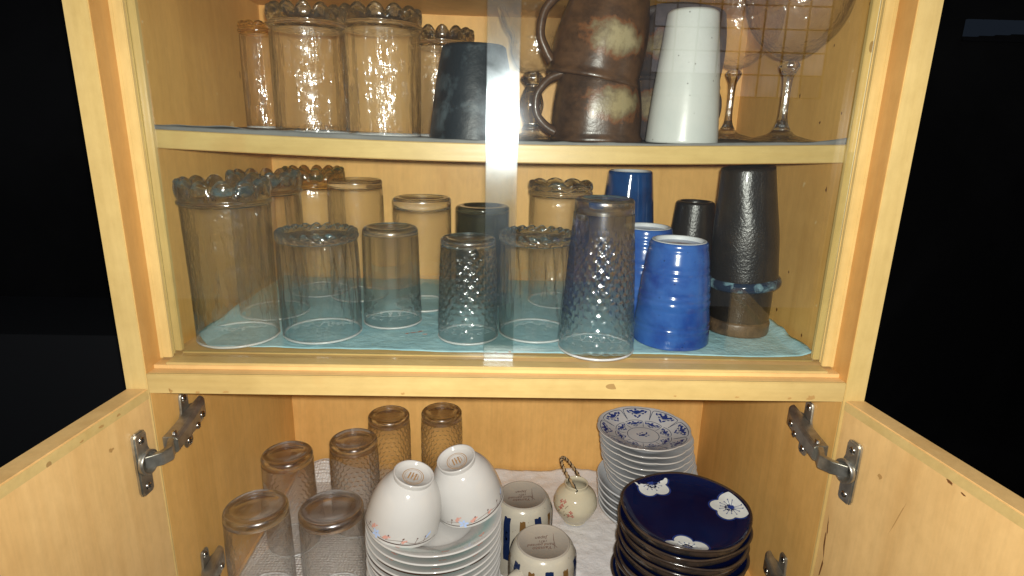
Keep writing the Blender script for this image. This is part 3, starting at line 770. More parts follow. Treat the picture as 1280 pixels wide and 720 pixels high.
tall_grp = 'tall scalloped foot glasses on the lower glazed shelf'
scallop('scalloped_glass', 'tallest clear glass with a lobed foot, front left corner of the blue tissue', -.3035, .0945, Z2, .180, .0442, .0480, .028, 13, waist=.001, group=tall_grp)
scallop('scalloped_glass', 'tall clear lobed foot glass half hidden behind the front left corner glass', -.296, .188, Z2, .181, .0430, .0440, .028, 13, group=tall_grp)
scallop('scalloped_glass', 'tall lobed foot glass at the back left with a yellow glint tinted into its foot', -.268, .292, Z2, .179, .0420, .0430, .028, 13, group=tall_grp, foot_mat='gold_glint_glass')
swirl = 'short glasses with a twisted foot'
scallop('swirl_foot_glass', 'short clear glass with a greenish twisted foot, second from left in the front row', -.2120, .1120, Z2, .124, .0448, .0462, .013, 20, twist=1.6, amp=.0026, lobe_h=.0055, band=False, group=swirl, flute=.0036)
scallop('swirl_foot_glass', 'short clear glass with a twisted foot, between the pane overlap and tall dimpled glass', .0405, .1240, Z2, .124, .0430, .0450, .013, 20, twist=1.6, amp=.0026, lobe_h=.0055, band=False, group=swirl, flute=.0036)
tumbler('tumbler', 'plain clear tumbler with a smooth rounded grey blue base, third in the front row', -.1370, .1570, Z2, .121, .0358, .0335, .009, dimples=(20, 18, .0012, .02, .30), round_top=.006)
tumbler('dimpled_tumbler', 'short clear tumbler with a honeycomb of dimples, just left of the pane overlap', -.0394, .1065, Z2, .119, .0351, .0312, .010, dimples=(22, 16, .0020, .01, .86))
tumbler('dimpled_tumbler', 'tall clear dimpled tumbler with a very thick base, in front of the blue cups', .1077, .0730, Z2, .170, .0424, .0316, .016, dimples=(24, 21, .0022, .01, .80))
tumbler('tumbler', 'smoky upturned tumbler in the back row behind the twisted foot glass', -.2047, .270, Z2, .166, .0400, .0372, .012, mat='glass_smoke', base_mat='glass_smoke_base')
tumbler('tumbler', 'clear upturned tumbler with a broad stepped base behind the plain one', -.1070, .228, Z2, .1485, .0380, .0382, .015, mat='glass_smoke')
tumbler('tumbler', 'dark green upturned tumbler in the back row left of the pane overlap', -.0275, .250, Z2, .136, .0380, .0365, .008, mat='glass_dark', base_mat='glass_dark')
scallop('scalloped_glass', 'clear glass with few wide scallops, back row just right of the pane overlap', .0785, .255, Z2, .171, .0400, .0440, .020, 9, amp=.003, lobe_h=.006, mat='glass_smoke')
# upper shelf glasses
def shz(x): return SH1 - SAG1 * cos(pi / 2 * abs(x) / WI) + .0015
up_grp = 'tall lobed foot glasses on the upper shelf'
for (x, y, H, rr, rf, lb) in ((-.2170, .142, .132, .0400, .0415, 'large lobed foot glass on the upper shelf, left of its twin'),
                              (-.146, .188, .141, .0440, .0480, 'large lobed foot glass on the upper shelf between its twin and the slate cup'),
                              (-.083, .270, .134, .0410, .0420, 'smaller lobed foot glass peeping out behind the slate cup on the upper shelf')):
    scallop('scalloped_glass', lb, x, y, shz(x), H, rr, rf, .024, 13, group=up_grp, band=True, mat='glass_wavy', flute=.0016)
scallop('scalloped_glass', 'slim glass with a foot tinted as if gold lit at the far left of the upper shelf', -.3270, .285, shz(-.311), .134, .0225, .0235, .016, 9, amp=.002, lobe_h=.003, group=up_grp, foot_mat='gold_glint_glass')

# lower compartment glasses
low = 'upturned thick based glasses standing in the bottom of the cupboard'
tumbler('tumbler', 'clear wide based glass at the front left of the lower compartment', -.3020, .085, Z3, .137, .0400, .0385, .013, round_top=.006, group=low, bulge=.0005)
tumbler('tumbler', 'clear wide based glass touching the white plate stack', -.2085, .085, Z3, .137, .0400, .0395, .013, round_top=.006, group=low)
tumbler('tumbler', 'brownish glass behind the front left one in the lower compartment', -.3000, .192, Z3, .1475, .0370, .0350, .014, dimples=(22, 20, .0012, .0, .7), mat='glass_smoke_dimple', base_mat='glass_smoke_base', round_top=.006, group=low)
dim = 'dimpled brown tinged glasses at the back of the lower compartment'
tumbler('dimpled_tumbler', 'dimpled glass leading the row of three behind the wide based pair', -.2160, .232, Z3, .147, .0360, .0345, .014, dimples=(22, 18, .0026, .0, .90), mat='glass_smoke_dimple', base_mat='glass_smoke_base', round_top=.005, group=dim)
tumbler('dimpled_tumbler', 'dimpled brown glass at the back, above the left rice bowl', -.1780, .310, Z3, .1475, .0340, .0330, .014, dimples=(22, 18, .0026, .0, .90), mat='glass_smoke_dimple', base_mat='glass_smoke_base', round_top=.005, group=dim)
tumbler('dimpled_tumbler', 'dimpled brown glass at the back, nearest the right rice bowl', -.0940, .322, Z3, .1480, .0340, .0330, .014, dimples=(22, 18, .0026, .0, .90), mat='glass_smoke_dimple', base_mat='glass_smoke_base', round_top=.005, group=dim)

# stemmed glasses
def stemmed(name, label, x, y, foot_r, stem, bowl, H_stem, group=None, facets=0):
    z = shz(x); t = thing(name, label, 'wine glass', (x, y, z), group=group)
    lathe('foot', smooth_prof([(0, 0), (foot_r * .8, .0003), (foot_r, .0012), (foot_r, .0022), (foot_r * .7, .0042), (foot_r * .35, .0085), (.0095, .0125), (.0, .0130)], 5), M['glass'], t, 64)
    lathe('stem', [(0, .0132)] + smooth_prof(stem, 6) + [(0, H_stem - .0004)], M['glass_thick'], t, 32, fn=(lambda i, th, r, zz: (r * (1 + .05 * cos(facets * th)), zz, th)) if facets else None)
    lathe('bowl', smooth_prof(bowl, 7), M['glass'], t, 72)
    return t
def bowlprof(R, z0, h, w=.0012):
    o = [(0.0004, z0), (.008, z0 + .001), (R * .45, z0 + h * .12), (R * .80, z0 + h * .36), (R * .97, z0 + h * .65), (R, z0 + h)]
    return o
wg = 'stemmed wine glasses at the right end of the upper shelf'
stem = lambda hs: [(.0095, .0132), (.0060, .020), (.0042, .030), (.0040, hs * .6), (.0050, hs * .8), (.0088, hs * .90), (.0102, hs * .95), (.0070, hs - .0004)]
stemmed('wine_glass', 'wide bowled wine glass standing further back beside the pale cup', .2990, .258, .0405, stem(.088), bowlprof(.053, .088, .075), .088, wg, 8)
stemmed('wine_glass', 'wide bowled wine glass nearest the pane and right wall', .3020, .107, .0415, stem(.084), bowlprof(.053, .084, .080), .084, wg, 8)
stemmed('goblet', 'chunky knobbed glass goblet standing behind the pane overlap', .0330, .205, .0330,
        [(.011, .0132), (.0085, .020), (.0115, .030), (.0140, .042), (.0110, .056), (.0075, .064), (.0120, .070), (.0130, .074), (.0085, .0795)],
        [(0.0004, .080), (.012, .081), (.0200, .086), (.0270, .100), (.0285, .118), (.036, .130), (.0440, .150)], .080, None, 10)

# ================================================================== CERAMIC CUPS
def shell(prof, wall=.004):
    """closed section of an upturned cup from the outside profile, rim first"""
    inner = [(max(0, r - wall), zz if i == 0 else min(zz, prof[-1][1] - wall)) for i, (r, zz) in enumerate(prof)]
    out = [(r, zz) for r, zz in prof]
    return [(inner[0][0] + wall * .5, inner[0][1] - .0004)] + out, inner
def wob(amp, freq, seed):
    return lambda i, th, r, zz: (r + amp * noise.noise(Vector((cos(th) * 1.6 + seed, sin(th) * 1.6, zz * freq))), zz, th)
def stoneware(name, label, x, y, z, H, r_rim, r_foot, mat, foot_mat, rings=0., bulge=.0, tilt=(0, 0), group=None, foot_in=.004, seed=1., cat='cup', shoulder=.004, extra=None):
    t = thing(name, label, cat, (x, y, z), (tilt[0], tilt[1], 0), group)
    n = 70; P = [(r_rim - .003, .0), (r_rim - .0008, .0006)]
    for i in range(1, n):
        s = i / n; zz = (H - shoulder) * s
        r = r_rim + (r_foot - r_rim) * s + bulge * sin(pi * s)
        if rings:
            q = zz / rings + .35 * sin(zz * 190 + seed); r += .0012 * (abs(sin(pi * q)) ** .6 - .6)
        P.append((r, zz))
    for j in range(6): a = pi / 2 * j / 5; P.append((r_foot - shoulder * .6 + shoulder * .6 * cos(a), H - shoulder + shoulder * sin(a)))
    outer = list(P)
    lathe('body', [(0, H - .010)] + [(r_rim - .006, .004)] + [(r_rim - .0045, .0005)] + P[:] , M[mat], t, 84, fn=wob(.0008, 14, seed))
    rf = r_foot - shoulder * .6
    lathe('foot_ring', [(rf + .0004, H - .0004), (rf - .0004, H + .0007), (rf - .0026, H + .0007), (rf - .0034, H - .0006), (rf - .0040, H - foot_in)], M[foot_mat], t, 72)
    lathe('underside', [(rf - .0038, H - foot_in), (rf * .5, H - foot_in + .0004), (0, H - foot_in + .0006)], M[mat], t, 48)
    t2 = t
    return t, outer
stoneware('cup', 'bright cobalt blue upturned cup in front, nearest the pane', .2015, .1045, Z2, .120, .0432, .0328, 'cobalt', 'unglazed', rings=.0135, bulge=.0025, seed=2.)
stoneware('cup', 'bright cobalt blue upturned cup hidden behind the front blue one', .1860, .1950, Z2, .120, .0425, .0325, 'cobalt', 'unglazed', rings=.0135, bulge=.0025, seed=5.)
stoneware('cup', 'tall dark blue glossy upturned cup in the back row', .1825, .300, Z2, .183, .0440, .0315, 'deepblue', 'unglazed', bulge=.002, seed=3.)
stoneware('cup', 'small black upturned cup tucked behind the black tumbler stack', .2720, .275, Z2, .1440, .0330, .0265, 'black', 'black', bulge=.002, seed=8.)
# two black tumblers, one nested over the other
def black_tumbler(label, x, y, z, H, rr, rf, tilt, lip, seed):
    t = thing('black_tumbler', label, 'tumbler', (x, y, z), (tilt[0], tilt[1], 0), 'nested black tumblers')
    P = []; n = 40
    for i in range(n + 1):
        s = i / n; zz = .012 + (H - .012) * s
        k = s; r = rr + (rf - rr) * (k ** 1.15) + .0012 * sin(pi * min(1, k * 1.25)) ** 2
        P.append((r, zz))
    lathe('body', [(0, H - .008), (rr - .006, .004), (rr - .004, .0005), (rr - .001, .002)] + P + [(rf - .0015, H + .001), (rf - .005, H + .001), (rf - .006, H - .003), (0, H - .003)], M['black'], t, 84, fn=wob(.0012, 20, seed))
    if lip:
        lathe('lip', [(rr - .003, -.0005), (rr + .0012, -.0002), (rr + .0032, .0022), (rr + .0034, .0060), (rr + .0020, .0098), (rr - .0005, .0122), (rr - .003, .0120)], M['blue_drip'], t, 84, fn=wob(.0002, 8, seed + 2), closed=True)
    else:
        lathe('lip', [(rr - .004, -.0002), (rr + .0002, .0002), (rr + .0012, .0030), (rr + .0012, .0140), (rr - .0002, .0175), (rr - .003, .0175)], M['black_foot'], t, 84, fn=wob(.0010, 26, seed + 2), closed=True)
    return t
black_tumbler('lower of two nested black tumblers, showing only its brown lipped mouth', .2975, .1460, Z2, .14, .0368, .0300, (0, 0), False, 3.)
black_tumbler('upper black pitted tumbler with blue white lip, nested over the lower one', .2995, .1450, Z2 + .0580, .143, .0396, .0300, (0, radians(-5.0)), True, 6.)
stoneware('cup', 'tall pale speckled upturned cup tapering upwards on the upper shelf', .1930, .1060, shz(.193), .1320, .0385, .0262, 'white_cup', 'white_cup', bulge=.001, seed=4., foot_in=.003)
stoneware('cup', 'slate grey mottled upturned cup left of the pane overlap on the upper shelf', -.0345, .131, shz(-.03), .0985, .0500, .0350, 'slate', 'slate', bulge=.0015, seed=9., foot_in=.004)

# brown mugs stacked upside down
def brown_mug(label, x, y, z, H, rr, rf, tilt, rotz, mats, hand, seed, group, hr=.0050):
    t = thing('brown_mug', label, 'mug', (x, y, z), (tilt[0], tilt[1], 0), group)
    P = [(rr - .0035, .0), (rr + .0002, .0004), (rr + .0012, .0022), (rr + .0004, .0052), (rr - .0016, .0085)]
    n = 26
    for i in range(1, n + 1):
        s = i / n; P.append((rr - .0016 + (rf - rr + .0016) * s + .0035 * sin(pi * s), .0085 + (H - .0125) * s))
    for j in range(1, 6): a = pi / 2 * j / 5; P.append((rf - .004 + .004 * cos(a), H - .004 + .004 * sin(a)))
    P += [(rf - .009, H), (rf - .011, H - .003), (0, H - .003)]
    lathe('body', [(0, H - .009), (rr - .007, .006), (rr - .005, .001)] + P, mats, t, 84, fn=wob(.0022, 16, seed))
    ca, sa = cos(hand), sin(hand)
    pts = [(rf - .002, H * .93), (rf + .012, H * .86), (rf + .022, H * .74), (rf + .028, H * .60), (rf + .027, H * .38), (rf + .017, H * .22), (rr - .002, H * .13)]
    tube('handle', [(r * ca, r * sa, zz) for r, zz in pts], [hr * 1.2, hr, hr * .95, hr * .9, hr * .9, hr, hr * 1.2], mats, t, 12, 6, 1.25)
    return t
rust1 = rust_mat('rust salt glaze', (.042, .021, .011), (.110, .055, .026), (.40, .335, .19), -pi / 2 + .22, .044)
rust2 = rust_mat('rust salt glaze darker', (.036, .020, .012), (.095, .050, .026), (.36, .29, .15), -pi / 2 + .35, .042)
rust3 = rust_mat('plum brown salt glaze', (.040, .036, .040), (.075, .058, .056), (.36, .28, .15), -pi / 2 - .55, .040)
brown_mug('lower rust brown mug of the front pair, cream flash near its foot', .1065, .156, shz(.11), .080, .0515, .0445, (0, 0), 0, rust2, pi + .15, 2., 'rust brown mugs stacked in pairs')
brown_mug('upper rust brown mug tipped over the lower one of the front pair', .0990, .156, shz(.11) + .0660, .098, .0530, .0420, (0, radians(10)), 0, rust1, pi + .1, 4., 'rust brown mugs stacked in pairs', .0054)
brown_mug('lower plum brown mug behind the pale cup, handle to the right', .2080, .218, shz(.21), .082, .0520, .0450, (0, 0), 0, rust3, .35, 6., 'rust brown mugs stacked in pairs')
brown_mug('upper plum brown mug tilted behind the pale cup, handle to the left', .2120, .218, shz(.21) + .066, .088, .0520, .0440, (0, radians(6)), 0, rust3, pi + .1, 7., 'rust brown mugs stacked in pairs')

# ================================================================== LOWER COMPARTMENT CERAMICS
ORD = ['top', 'second', 'third', 'fourth', 'fifth', 'sixth', 'seventh', 'eighth', 'ninth', 'tenth', 'eleventh', 'twelfth', 'thirteenth']
def copy_thing(o, loc, rot, label):
    r = o.copy(); COL.objects.link(r); r.location = (loc[0], loc[1], loc[2] + Z0); r.rotation_euler = rot; r['label'] = label
    for ch in list(o.children):
        c = ch.copy(); COL.objects.link(c); c.parent = r
    return r

# --- navy plates
NR = .079
nav_prof = [(0, 0.0062), (.030, .0062), (.052, .0066), (.064, .0082), (.072, .0112), (.0772, .0150)]
def nav_wob(i, th, r, zz):
    k = (r / NR) ** 3; return r + k * (.0016 * sin(2 * th + .6) + .0011 * sin(5 * th + 1) + .0009 * sin(3 * th)), zz, th
def navy_plate(label, loc, rot, detail):
    t = thing('navy_plate', label, 'plate', loc, rot, 'navy plates in one stack')
    lathe('glazed_top', smooth_prof(nav_prof, 5), M['navy'], t, 84, fn=nav_wob)
    lathe('rim', [(.0770, .01485), (.0785, .0162), (.0797, .0160), (.0802, .0148), (.0796, .0132), (.0782, .0118)], M['iron_rim'], t, 84, fn=nav_wob)
    lathe('underside', smooth_prof([(.0783, .0119), (.0778, .0085), (.0764, .0050), (.0735, .0022), (.0680, .0010), (.0640, .0004), (.0600, .0004), (.058, .002), (0, .002)], 4), M['plate_side'], t, 84, fn=nav_wob)
    if detail:
        sf = top_surf(nav_prof)
        def flower(cx_, cy_, R_, rot_, nm):
            pet = []
            N = 60
            for k in range(N):
                th = 2 * pi * k / N; rr = R_ * (.72 + .30 * abs(cos(2.5 * (th - rot_))) ** .7)
                u, v = cx_ + rr * cos(th), cy_ + rr * sin(th); d = math.hypot(u, v)
                if d > .0766: u *= .0766 / d; v *= .0766 / d
                pet.append((u, v))
            pk = Ink(sf, .00035); pk.poly(pet, 4); pk.build('blossom', M['petal'], t)
            ik = Ink(sf, .0006)
            for k in range(15):
                th = rot_ + 2 * pi * k / 15; a, b = R_ * .14, R_ * (.50 + .08 * (k % 2))
                p = [(cx_ + a * cos(th), cy_ + a * sin(th)), (cx_ + b * cos(th), cy_ + b * sin(th))]
                if math.hypot(*p[1]) < .075:
                    ik.stroke(p, .0006, n=3); ik.blob(p[1][0], p[1][1], .0009, .0009, 0, 8)
            if math.hypot(cx_, cy_) < .072: ik.blob(cx_, cy_, R_ * .16, R_ * .16)
            ik.build('stamens', M['ink_blue'], t)
            ol = Ink(sf, .00020); q = []
            for k in range(N + 1):
                th = 2 * pi * k / N; rr = R_ * (.72 + .30 * abs(cos(2.5 * (th - rot_))) ** .7) + .0016
                u, v = cx_ + rr * cos(th), cy_ + rr * sin(th)
                if math.hypot(u, v) < .075: q.append((u, v))
                else:
                    if len(q) > 2: ol.stroke(q, .0018)
                    q = []
            if len(q) > 2: ol.stroke(q, .0018)
            ol.build('blossom_outline', M['ink_sky'] if False else M['ink_blue'], t)
        flower(-.0300, .0620, .0270, .5, 1); flower(.0620, .0110, .0250, .25, 2); flower(-.0180, -.0680, .0255, 1.57, 3)
    return t
random.seed(11)
n1 = None; nx, ny = .2365, .0815; zt = Z3 + .1420 - .0160
nl = []
for k in range(11):
    dz = .0122
    loc = (nx - .0010 * k * .5 + random.uniform(-.0022, .0022) - (0.002 if k else 0), ny + random.uniform(-.002, .002), zt - dz * k)
    rot = (random.uniform(-.012, .012), random.uniform(-.014, .014), random.uniform(0, 6) if k else 0)
    if k == 0: navy_plate('top navy plate of the dark stack, three white blossoms on its face', loc, (0, 0, 0), True)
    elif k == 1: n1 = navy_plate('second dark plate from the top of the navy blossom stack', loc, rot, False)
    else: copy_thing(n1, loc, rot, '%s dark plate from the top of the navy blossom stack' % ORD[k])
    if loc[2] - dz < Z3 + .0042: break

# --- blue and white flowered plates on grey bowls
def fol(amp, n=8):
    def f(i, th, r, zz):
        k = (r / .069) ** 4; return r * (1 + k * amp * (abs(cos(n * th / 2)) ** .6 - .5)), zz, th
    return f
flo_prof = [(0, .0052), (.022, .0052), (.034, .0058), (.040, .0075), (.052, .0125), (.062, .0165), (.0672, .0185)]
def floral_plate(label, loc, rot, detail):
    t = thing('flowered_plate', label, 'plate', loc, rot, 'blue and white flowered plates in one stack')
    lathe('top_face', smooth_prof(flo_prof, 5), M['porcelain_grey'], t, 96, fn=fol(.030))
    lathe('rim', [(.0670, .01842), (.0682, .0193), (.0692, .0190), (.0694, .0180), (.0686, .0170)], M['porcelain'], t, 96, fn=fol(.030))
    lathe('underside', smooth_prof([(.0687, .0171), (.060, .0128), (.048, .0070), (.040, .0030), (.0375, .0004), (.0350, .0004), (.034, .002), (0, .002)], 4), M['porcelain_grey'], t, 96, fn=fol(.030))
    if not detail: return t
    sf = top_surf(flo_prof); ln = Ink(sf, .0003); bl = Ink(sf, .0004)
    pol = lambda r, a: (r * cos(a), r * sin(a))
    ln.stroke([pol(.0235, 2 * pi * k / 60) for k in range(61)], .0009)
    for k in range(8):
        a0 = 2 * pi * k / 8 + .2; a1 = a0 + 2 * pi / 8; am = (a0 + a1) / 2
        # outer cartouche
        out = [pol(.0445 + .003 * sin(0), a0)] + [pol(.045 + .0185 * s, a0 + .03 * s) for s in (.3, .7, .9)] + [pol(.0652 - .0012 * (2 * abs(j / 10 - .5)) ** 3, a0 + .06 + (a1 - a0 - .12) * j / 10) for j in range(11)] + [pol(.045 + .0185 * s, a1 - .03 * s) for s in (.9, .7, .3)] + [pol(.0445, a1)]
        ln.stroke(out, .0010)
        # inner cartouche, a smaller lobed band
        inn = [pol(.0262, a0 + .2)] + [pol(.0262 + .0145 * s, a0 + .2 + .02 * s) for s in (.4, .8)] + [pol(.0425 - .0016 * (2 * abs(j / 8 - .5)) ** 2, a0 + .25 + (a1 - a0 - .10) * j / 8) for j in range(9)]
        ln.stroke(inn, .0008)
        def spray2(r0, a, sc_):
            cx_, cy_ = pol(r0, a); tx, ty = -sin(a), cos(a); rx, ry = cos(a), sin(a); ang = a + pi / 2
            for (u, v, s1, s2, rt) in ((0, .001, .0030, .0024, 0), (-.0036, .001, .0024, .0012, .5), (.0036, .001, .0024, .0012, -.5), (-.0064, .0022, .0020, .0013, -.3), (.0064, .0022, .0020, .0013, .4), (-.0092, .0008, .0019, .0011, .9), (.0092, .0008, .0019, .0011, -.9),
                                       (-.0022, -.0037, .0017, .0010, .8), (.0024, -.0040, .0018, .0010, -.6), (.0002, -.0056, .0013, .0009, 0), (.0012, .0042, .0016, .0010, .2), (-.0056, -.0012, .0013, .0007, 0), (.0050, -.0018, .0011, .0006, .5)):
                bl.blob(cx_ + tx * u * sc_ + rx * v * sc_, cy_ + ty * u * sc_ + ry * v * sc_, s1 * sc_, s2 * sc_, ang + rt, 9, .3)
            ln.stroke([(cx_ - tx * .009 * sc_, cy_ - ty * .009 * sc_), (cx_ - rx * .002 * sc_, cy_ - ry * .002 * sc_), (cx_ + tx * .009 * sc_, cy_ + ty * .009 * sc_)], .0006)
        spray2(.0560, am, 1.55); spray2(.0345, am + .2, 1.15)
    for (u, v, a_, b_, rt) in ((0, 0, .0036, .0026, .3), (.005, .002, .0022, .0012, .6), (-.005, -.001, .0024, .0013, .2), (.0075, .0052, .0019, .0012, 1), (-.0080, .0035, .0017, .0010, -.6), (.003, -.0048, .0018, .0011, -.4), (-.003, .005, .0017, .0011, .9), (.0078, -.0022, .0015, .001, 0), (.001, .0072, .0013, .0009, 0)):
        bl.blob(u, v, a_ * 1.15, b_ * 1.15, rt, 9, .3)
    ln.stroke([(-.008, .003), (0, 0), (.008, .005)], .0006)
    ln.build('pattern_line', M['ink_line'], t); bl.build('flower_pattern', M['ink_blue'], t)
    return t
fz = Z3 + .1670 - .0190; f1 = None; k = 0
while k < 9:
    loc = (.2180 + .0022 * k + random.uniform(-.0012, .0012), .2400 - .0003 * k, fz - .0098 * k)
    rot = (random.uniform(-.01, .01), random.uniform(-.01, .01), random.uniform(0, 6) if k else .15)
    if k == 0: floral_plate('top blue and white flowered plate with lobed panels, above its stack', loc, (radians(-1), 0, .15), True)
    elif k == 1: f1 = floral_plate('second flowered plate from the top of the white stack behind the navy plates', loc, rot, False)
    else: copy_thing(f1, loc, rot, '%s flowered plate from the top of the white stack behind the navy plates' % ORD[k])
    k += 1
zl = fz - .0098 * 8
def grey_bowl(label, loc, rot):
    t = thing('grey_bowl', label, 'bowl', loc, rot, 'pale grey bowls under the flowered plates')
    lathe('bowl', smooth_prof([(0, .005), (.030, .0055), (.055, .014), (.0715, .0295), (.0735, .0302), (.0742, .0292), (.0725, .0270), (.058, .0115), (.038, .0030), (.0365, .0004), (.033, .0004), (.032, .002), (0, .002)], 5), M['porcelain_grey'], t, 84)
    return t
g1 = None; k = 0; gz = zl - .0140
while gz - .0115 * k > Z3 + .001:
    loc = (.2265 + .001 * k, .2350, gz - .0115 * k); rot = (random.uniform(-.01, .01), random.uniform(-.01, .01), 0)
    lb = '%s pale grey bowl from the top of those under the flowered plates' % ORD[k]
    if g1 is None: g1 = grey_bowl(lb, loc, rot)
    else: copy_thing(g1, loc, rot, lb)
    k += 1

# --- white plates with a green blue band
def banded(name, c_in, c_band, r0, r1):
    t = NT(name); sep = t.n('SeparateXYZ'); t.put(sep.inputs[0], t.coord())
    r = t.math('SQRT', t.math('ADD', t.math('POWER', sep.outputs[0], 2.), t.math('POWER', sep.outputs[1], 2.)))
    rn = t.math('ADD', r, t.math('MULTIPLY', t.math('SUBTRACT', t.noise(34, t.coord(), 4, .6), .5), .008))
    m_ = t.ramp(t.math('MULTIPLY', rn, 10.), [(r0 * 10, 0.), ((r0 + r1) * 5, 1.), (r1 * 10, 0.)])
    br = t.ramp(t.noise(16, t.coord(), 3, .6), [(.35, .15), (.6, .9)])
    return t.done(t.bsdf(t.mix(t.math('MULTIPLY', m_, br), c_in, c_band), .09, .5))
M['band'] = banded('porcelain with faded sea green band', (.49, .48, .455), (.28, .41, .385), .058, .080)
WR = .084
def white_plate(label, loc, rot, deep, line):
    t = thing('white_plate', label, 'plate', loc, rot, 'white banded plates in one stack')
    tp = [(0, .006), (.030, .006), (.046, .0066), (.052, .0090), (.066, .0155), (.0775, .0205), (.0818, .0222)]
    lathe('top_face', smooth_prof(tp, 5), M['band'], t, 96)
    lathe('rim', [(.0816, .0221), (.0830, .0230), (.0842, .0226), (.0844, .0214), (.0834, .0204)], M['porcelain'], t, 96)
    lathe('underside', smooth_prof([(.0835, .0205), (.070, .0140), (.056, .0078), (.050, .0035), (.0480, .0004), (.0450, .0004), (.044, .002), (0, .002)], 4), M['porcelain'], t, 96)
    if line:
        ik = Ink(lambda u, v: Vector((.0846 * cos(u / .084), .0846 * sin(u / .084), v)), .0003)
        for (a, b) in line:
            ik.stroke([(.084 * (a + (b - a) * j / 24), .0212) for j in range(25)], .0022, taper=True)
        ik.build('rim_line', M['ink_dark'], t)
    sf = top_surf(tp); ip = Ink(sf, .0003)
    for a in (3.9, 4.7, 5.4, .3, 1.4, 2.6): 
        for q in range(3): ip.blob(.0735 * cos(a + q * .045), .0735 * sin(a + q * .045), .0020, .0012, a + q, 8, .4)
    ip.build('flower_fleck', M['ink_pink'], t)
    return t
wx, wy = -.0805, .0810; wz = Z3 + .1350 - .0225; w1 = None; k = 0; w2 = None
while wz - .0098 * k > Z3 + .0002:
    loc = (wx + random.uniform(-.0015, .0015), wy + random.uniform(-.0015, .0015), wz - .0098 * k)
    rot = (random.uniform(-.008, .008), random.uniform(-.008, .008), random.uniform(-.25, .25))
    lb = '%s white plate from the top of the stack that carries the two rice bowls' % ORD[k]
    if k == 0: white_plate(lb, loc, rot, True, None)
    elif k == 1: w1 = white_plate(lb, loc, rot, True, None)
    elif k == 2: w2 = white_plate(lb, loc, rot, True, [(3.85, 5.15), (5.22, 5.6)])
    elif k in (3, 4, 6, 7, 9): copy_thing(w2, loc, (rot[0], rot[1], random.choice((-.55, -.2, .35, .7))), lb)
    else: copy_thing(w1, loc, rot, lb)
    k += 1

# --- two rice bowls leaning on each other
def rice_bowl(label, loc, rot, seed):
    t = thing('rice_bowl', label, 'bowl', loc, rot, 'white rice bowls turned upside down')
    op = smooth_prof([(.0455, .0), (.0452, .004), (.0442, .016), (.0415, .032), (.0362, .047), (.0285, .0585), (.0232, .0630)], 6)
    lathe('body', [(0, .0580), (.022, .056), (.033, .045), (.040, .026), (.0430, .006), (.0440, .0004), (.0449, -.0003)] + op + [(.018, .0633), (0, .0635)], M['porcelain'], t, 96)
    lathe('foot_ring', [(.0228, .0620), (.0232, .0650), (.0244, .0688), (.0240, .0700), (.0226, .0700), (.0214, .0685), (.0206, .0650), (.0, .0647)], M['porcelain'], t, 72)
    mk = Ink(lambda u, v: Vector((u, v, .0649)), .0002)
    mk.stroke([((.0122) * cos(2 * pi * k / 40), .0140 * sin(2 * pi * k / 40)) for k in range(41)], .0009)
    mk.stroke([(.0100 * cos(2 * pi * k / 40), .0118 * sin(2 * pi * k / 40)) for k in range(41)], .0005)
    mk.stroke([(-.0045, .006), (-.0048, -.006)], .0016); mk.stroke([(-.0012, .0068), (-.0012, -.0055)], .0014); mk.stroke([(.0012, .002), (-.001, -.001)], .0010)
    mk.stroke([(.0028, .0062), (.0026, -.0066)], .0016); mk.stroke([(.0028, .001), (.0056, .0032), (.0058, -.0035), (.0030, -.0040)], .0010); mk.stroke([(.0012, .0045), (.0056, .0050)], .0008)
    for v in mk.V: pass
    o = mk.build('maker_mark', M['ink_gold'], t)
    sf = side_surf(op, .0455)
    dk = Ink(sf, .0003)
    dk.stroke([(.0455 * a, .0042 + .0006 * sin(a * 3)) for a in [-1.25 + 2.6 * j / 50 for j in range(51)] if a < -.55 or a > -.35], .0014, taper=True); dk.build('rim_line', M['ink_dark'], t)
    st_ = Ink(sf, .0003)
    st_.stroke([(.0455 * a, .0078 + .0016 * sin(a * 7)) for a in [-.95 + 2.0 * j / 40 for j in range(41)]], .0005)
    for a in (-.8, -.15, .25, .62, .86): st_.stroke([(.0455 * a, .006), (.0455 * a + .002, .012)], .0006); st_.blob(.0455 * a + .0022, .0125, .0013, .0010, .6, 8, .3)
    st_.build('stem_print', M['ink_brown'], t)
    rd = Ink(sf, .0004)
    for (a, v) in ((-.62, .0118), (-.58, .0145), (-.20, .0075), (-.14, .0098), (.30, .0082)): rd.blob(.0455 * a, v, .0024, .0019, a * 3, 9, .4); rd.blob(.0455 * a + .0034, v + .0014, .0017, .0010, .5, 8, .4)
    rd.build('petal_print', M['ink_pink'], t)
    sk = Ink(sf, .00035)
    for j in range(5): sk.blob(.0455 * -.45 + .0036 * cos(j * 1.256), .0068 + .0034 * sin(j * 1.256), .0027, .0016, j * 1.256, 9, .2)
    sk.build('blossom_print', M['ink_sky'], t); sk = Ink(sf, .00035)
    for j in range(3): sk.blob(.0455 * (.95) + .002 * j, .012 + .0014 * j, .0022, .0014, 1., 9, .3)
    sk.build('sprig_print', M['ink_sky'], t)
    return t
BZ = Z3 + .1350
rice_bowl('white rice bowl leaning right, left one of the upturned pair on the plates', (-.1165, .0640, BZ - .0010), (radians(2), radians(14), -.15), 1)
rice_bowl('white rice bowl tilted left, right one of the upturned pair on the plates', (-.0370, .1000, BZ + .0030), (radians(5), radians(-16), .35), 2)

